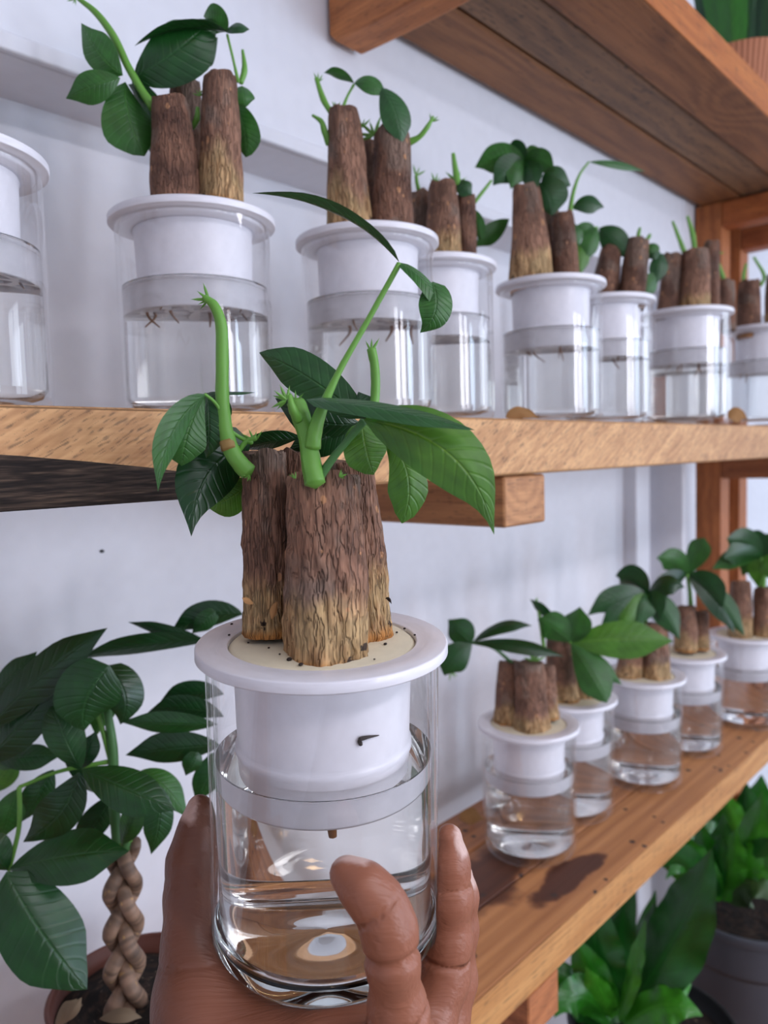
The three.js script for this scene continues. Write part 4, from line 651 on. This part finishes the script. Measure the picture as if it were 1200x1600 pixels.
// ------------------------------------------------------------------ the hand
{
  const J = (u, v, z) => W(u, v, z);
  const bones = []; const chain = (pts, grp) => { for (let i = 0; i + 1 < pts.length; i++) bones.push({ a: J(...pts[i]), b: J(...pts[i + 1]), ra: pts[i][3] ?? 0, rb: pts[i + 1][3] ?? 0, grp }); };
  const px = (u, v, z, r) => { const q = [u, v, z]; q[3] = r / 1200 * z; return q; };
  const fingers = {
    thumb: [px(318, 1700, 0.290, 92), px(310, 1560, 0.300, 64), px(303, 1475, 0.306, 46), px(301, 1400, 0.311, 40), px(302, 1345, 0.313, 37), px(309, 1298, 0.315, 27), px(312, 1262, 0.316, 20)],
    pinky: [px(640, 1690, 0.262, 56), px(622, 1580, 0.250, 43), px(613, 1500, 0.2455, 37.5), px(608, 1450, 0.245, 38.5), px(592, 1412, 0.245, 36), px(566, 1384, 0.246, 32), px(540, 1364, 0.248, 25)],
    ring: [px(640, 1700, 0.290, 60), px(662, 1600, 0.302, 46), px(692, 1525, 0.308, 38), px(700, 1470, 0.308, 34), px(703, 1400, 0.306, 32), px(703, 1350, 0.305, 27), px(702, 1308, 0.304, 20)],
    middle: [px(650, 1700, 0.32, 60), px(690, 1590, 0.335, 40), px(708, 1530, 0.338, 34), px(716, 1450, 0.336, 28), px(720, 1400, 0.334, 24), px(721, 1364, 0.333, 17)],
  };
  for (const [k, f] of Object.entries(fingers)) chain(f, k);
  // palm and forearm
  chain([px(470, 1760, 0.285, 90), px(660, 1720, 0.285, 62)], 'palm'); chain([px(360, 1690, 0.290, 84), px(560, 1660, 0.300, 74)], 'palm'); chain([px(400, 1630, 0.300, 64), px(620, 1630, 0.315, 60)], 'palm');
  chain([px(338, 1560, 0.300, 60), px(420, 1628, 0.286, 66), px(520, 1652, 0.272, 74), px(624, 1640, 0.266, 62)], 'palm');
  chain([px(450, 1780, 0.285, 130), px(420, 2050, 0.26, 150), px(380, 2400, 0.235, 175)], 'arm');
  const smin = (a, b, k) => { const h = Math.max(k - Math.abs(a - b), 0) / k; return Math.min(a, b) - h * h * k * 0.25; };
  for (const o of bones) { o.d = o.b.clone().sub(o.a); o.l2 = o.d.lengthSq(); }
  const seg = (p, o) => { const x = p.x - o.a.x, y = p.y - o.a.y, z = p.z - o.a.z, d = o.d; let h = (x * d.x + y * d.y + z * d.z) / o.l2; h = h < 0 ? 0 : h > 1 ? 1 : h; return Math.hypot(x - h * d.x, y - h * d.y, z - h * d.z) - o.ra - (o.rb - o.ra) * h; };
  // the glass presses the skin flat where it touches
  const vc = held.position.clone(), vax = V(0, 1, 0).applyQuaternion(held.quaternion);
  const vaseD = p => { const dx = p.x - vc.x, dy = p.y - vc.y, dz = p.z - vc.z, y = dx * vax.x + dy * vax.y + dz * vax.z, rr = Math.hypot(dx - y * vax.x, dy - y * vax.y, dz - y * vax.z); const qx = rr - (GR + 0.0004 - 0.01), qy = Math.abs(y - 0.06) - (0.0603 - 0.01); return Math.min(Math.max(qx, qy), 0) + Math.hypot(Math.max(qx, 0), Math.max(qy, 0)) - 0.01; };
  const crease = (c, to, w = 0.0009, d = 0.0011, reach = 0.0125) => { const q = J(...c); return { q, ax: J(...to).sub(q).normalize(), w, d, reach }; };
  const creases = [crease([585, 1424, 0.245], [566, 1398, 0.246]), crease([612, 1484, 0.245], [606, 1440, 0.245], 0.0011, 0.0014), crease([612, 1493, 0.245], [606, 1440, 0.245], 0.0008, 0.0008), crease([628, 1572, 0.25], [616, 1520, 0.246], 0.0012, 0.0016, 0.015),
    crease([695, 1490, 0.308], [702, 1430, 0.307], 0.0011, 0.0015), crease([704, 1380, 0.305], [703, 1330, 0.305], 0.0008, 0.0007), crease([302, 1385, 0.312], [302, 1330, 0.313], 0.0008, 0.0006), crease([301, 1372, 0.312], [302, 1330, 0.313], 0.0007, 0.0005), crease([304, 1500, 0.304], [302, 1400, 0.311], 0.001, 0.0006, 0.02), crease([470, 1600, 0.262], [455, 1560, 0.262], 0.0012, 0.0012, 0.02), crease([560, 1600, 0.258], [590, 1570, 0.258], 0.0012, 0.0012, 0.016)];
  const groups = ['thumb', 'pinky', 'ring', 'middle', 'palm', 'arm'];
  function dist(p) {
    const d = {}; for (const g of groups) d[g] = 1;
    for (const o of bones) d[o.grp] = smin(d[o.grp], seg(p, o), 0.006);
    let palm = smin(d.palm, d.arm, 0.02), out = palm;
    for (const g of ['thumb', 'pinky', 'ring', 'middle']) { out = Math.min(out, smin(palm, d[g], g === 'thumb' ? 0.016 : 0.009)); }
    if (out < 0.004) for (const c of creases) { const x = p.x - c.q.x, y = p.y - c.q.y, z = p.z - c.q.z, r = Math.hypot(x, y, z); if (r < c.reach) { const a = (x * c.ax.x + y * c.ax.y + z * c.ax.z) / c.w; if (a * a < 9) out += c.d * Math.exp(-a * a) * sstep(c.reach, c.reach * 0.7, r); } }
    const v = vaseD(p); return Math.max(out, -v + 0.0002);
  }
  const c0 = J(480, 1520, 0.292).add(V(0, -0.035, 0)), hs = V(0.088, 0.125, 0.088), N = 132;
  const mc = new MarchingCubes(N, new THREE.MeshBasicMaterial(), false, false, 600000); mc.isolation = 0; mc.reset();
  const half = N / 2, q = V();
  for (let k = 0; k < N; k++) for (let j = 0; j < N; j++) for (let i = 0; i < N; i++) { q.set(c0.x + (i - half) / half * hs.x, c0.y + (j - half) / half * hs.y, c0.z + (k - half) / half * hs.z); mc.field[i + j * N + k * N * N] = -dist(q); }
  mc.update();
  let g = new THREE.BufferGeometry(); const pos = new Float32Array(mc.count * 3);
  for (let i = 0; i < mc.count; i++) { pos[3 * i] = c0.x + mc.positionArray[3 * i] * hs.x; pos[3 * i + 1] = c0.y + mc.positionArray[3 * i + 1] * hs.y; pos[3 * i + 2] = c0.z + mc.positionArray[3 * i + 2] * hs.z; }
  g.setAttribute('position', new THREE.BufferAttribute(pos, 3)); g = mergeVertices(g, 1e-5);
  // normals from the field, skin relief and colour
  const n = g.attributes.position.count, nor = new Float32Array(n * 3), col = new Float32Array(n * 3), uv = new Float32Array(n * 2), e = 0.0006, p = V();
  const nails = [ // centre, outward
    { c: J(301, 1256, 0.312), dir: RT.clone().multiplyScalar(-1).addScaledVector(FW, -0.35).addScaledVector(UPV, 0.2).normalize(), r: 0.0068, ax: J(313, 1245, 0.316).sub(J(303, 1345, 0.314)).normalize() },
    { c: J(542, 1342, 0.250), dir: UPV.clone().addScaledVector(RT, 0.35).normalize(), r: 0.0068, ax: J(...fingers.pinky[6]).sub(J(...fingers.pinky[5])).normalize() },
    { c: J(724, 1305, 0.304), dir: RT.clone(), r: 0.0072, ax: UPV.clone() }, { c: J(738, 1358, 0.333), dir: RT.clone().addScaledVector(FW, -0.3).normalize(), r: 0.007, ax: UPV.clone() }];
  const skin = [0.145, 0.048, 0.024], palmC = [0.32, 0.115, 0.062], nailC = [0.60, 0.40, 0.34], dark = [0.17, 0.062, 0.036];
  for (let i = 0; i < n; i++) {
    p.fromBufferAttribute(g.attributes.position, i);
    const nx = dist(q.set(p.x + e, p.y, p.z)) - dist(q.set(p.x - e, p.y, p.z)), ny = dist(q.set(p.x, p.y + e, p.z)) - dist(q.set(p.x, p.y - e, p.z)), nz = dist(q.set(p.x, p.y, p.z + e)) - dist(q.set(p.x, p.y, p.z - e));
    const nn = V(nx, ny, nz).normalize(); nor.set([nn.x, nn.y, nn.z], 3 * i);
    let dT = 1, dP = 1; for (const o of bones) { const d = seg(p, o); if (o.grp === 'thumb') dT = Math.min(dT, d); else if (o.grp !== 'arm') dP = Math.min(dP, d); }
    const back = sstep(-0.004, 0.008, dP - dT); // dorsal skin of the thumb is darker than the palmar side
    const mo = fbm(p.x * 90 + 40, p.y * 90 + p.z * 60 + 40, 951, 3) - 0.5;
    let c = mix3(palmC, skin, clamp(back * 0.9 + 0.5 * mo));
    for (const w of nails) { const r = p.clone().sub(w.c), a = r.dot(w.ax), s = r.clone().addScaledVector(w.ax, -a).addScaledVector(w.dir, -r.dot(w.dir)).length(), f = Math.max(Math.abs(a) / w.r, s / (w.r * 0.7)); if (r.length() < 0.013) c = mix3(c, nailC, sstep(1.12, 0.82, f) * sstep(0.25, 0.5, nn.dot(w.dir))); }
    col.set(c, 3 * i); uv[2 * i] = (p.x - p.z) * 1; uv[2 * i + 1] = p.y;
  }
  g.setAttribute('normal', new THREE.BufferAttribute(nor, 3)); g.setAttribute('color', new THREE.BufferAttribute(col, 3)); g.setAttribute('uv', new THREE.BufferAttribute(uv, 2));
  const skinBump = tex(256, 256, (u, v) => 0.5 + 0.5 * (fbm(u * 40, v * 24, 961, 3, 40, 24) - 0.5), false);
  const m = mesh('person', g, new THREE.MeshPhysicalMaterial({ vertexColors: true, roughness: 0.43, bumpMap: rep(skinBump, 25, 25), bumpScale: 0.0005, sheen: 0.1 }));
  tag(m, 'bare left hand holding up the nearest glass vase, thumb left, fingers curled right', 'person');
}
renderer.render(scene, camera);
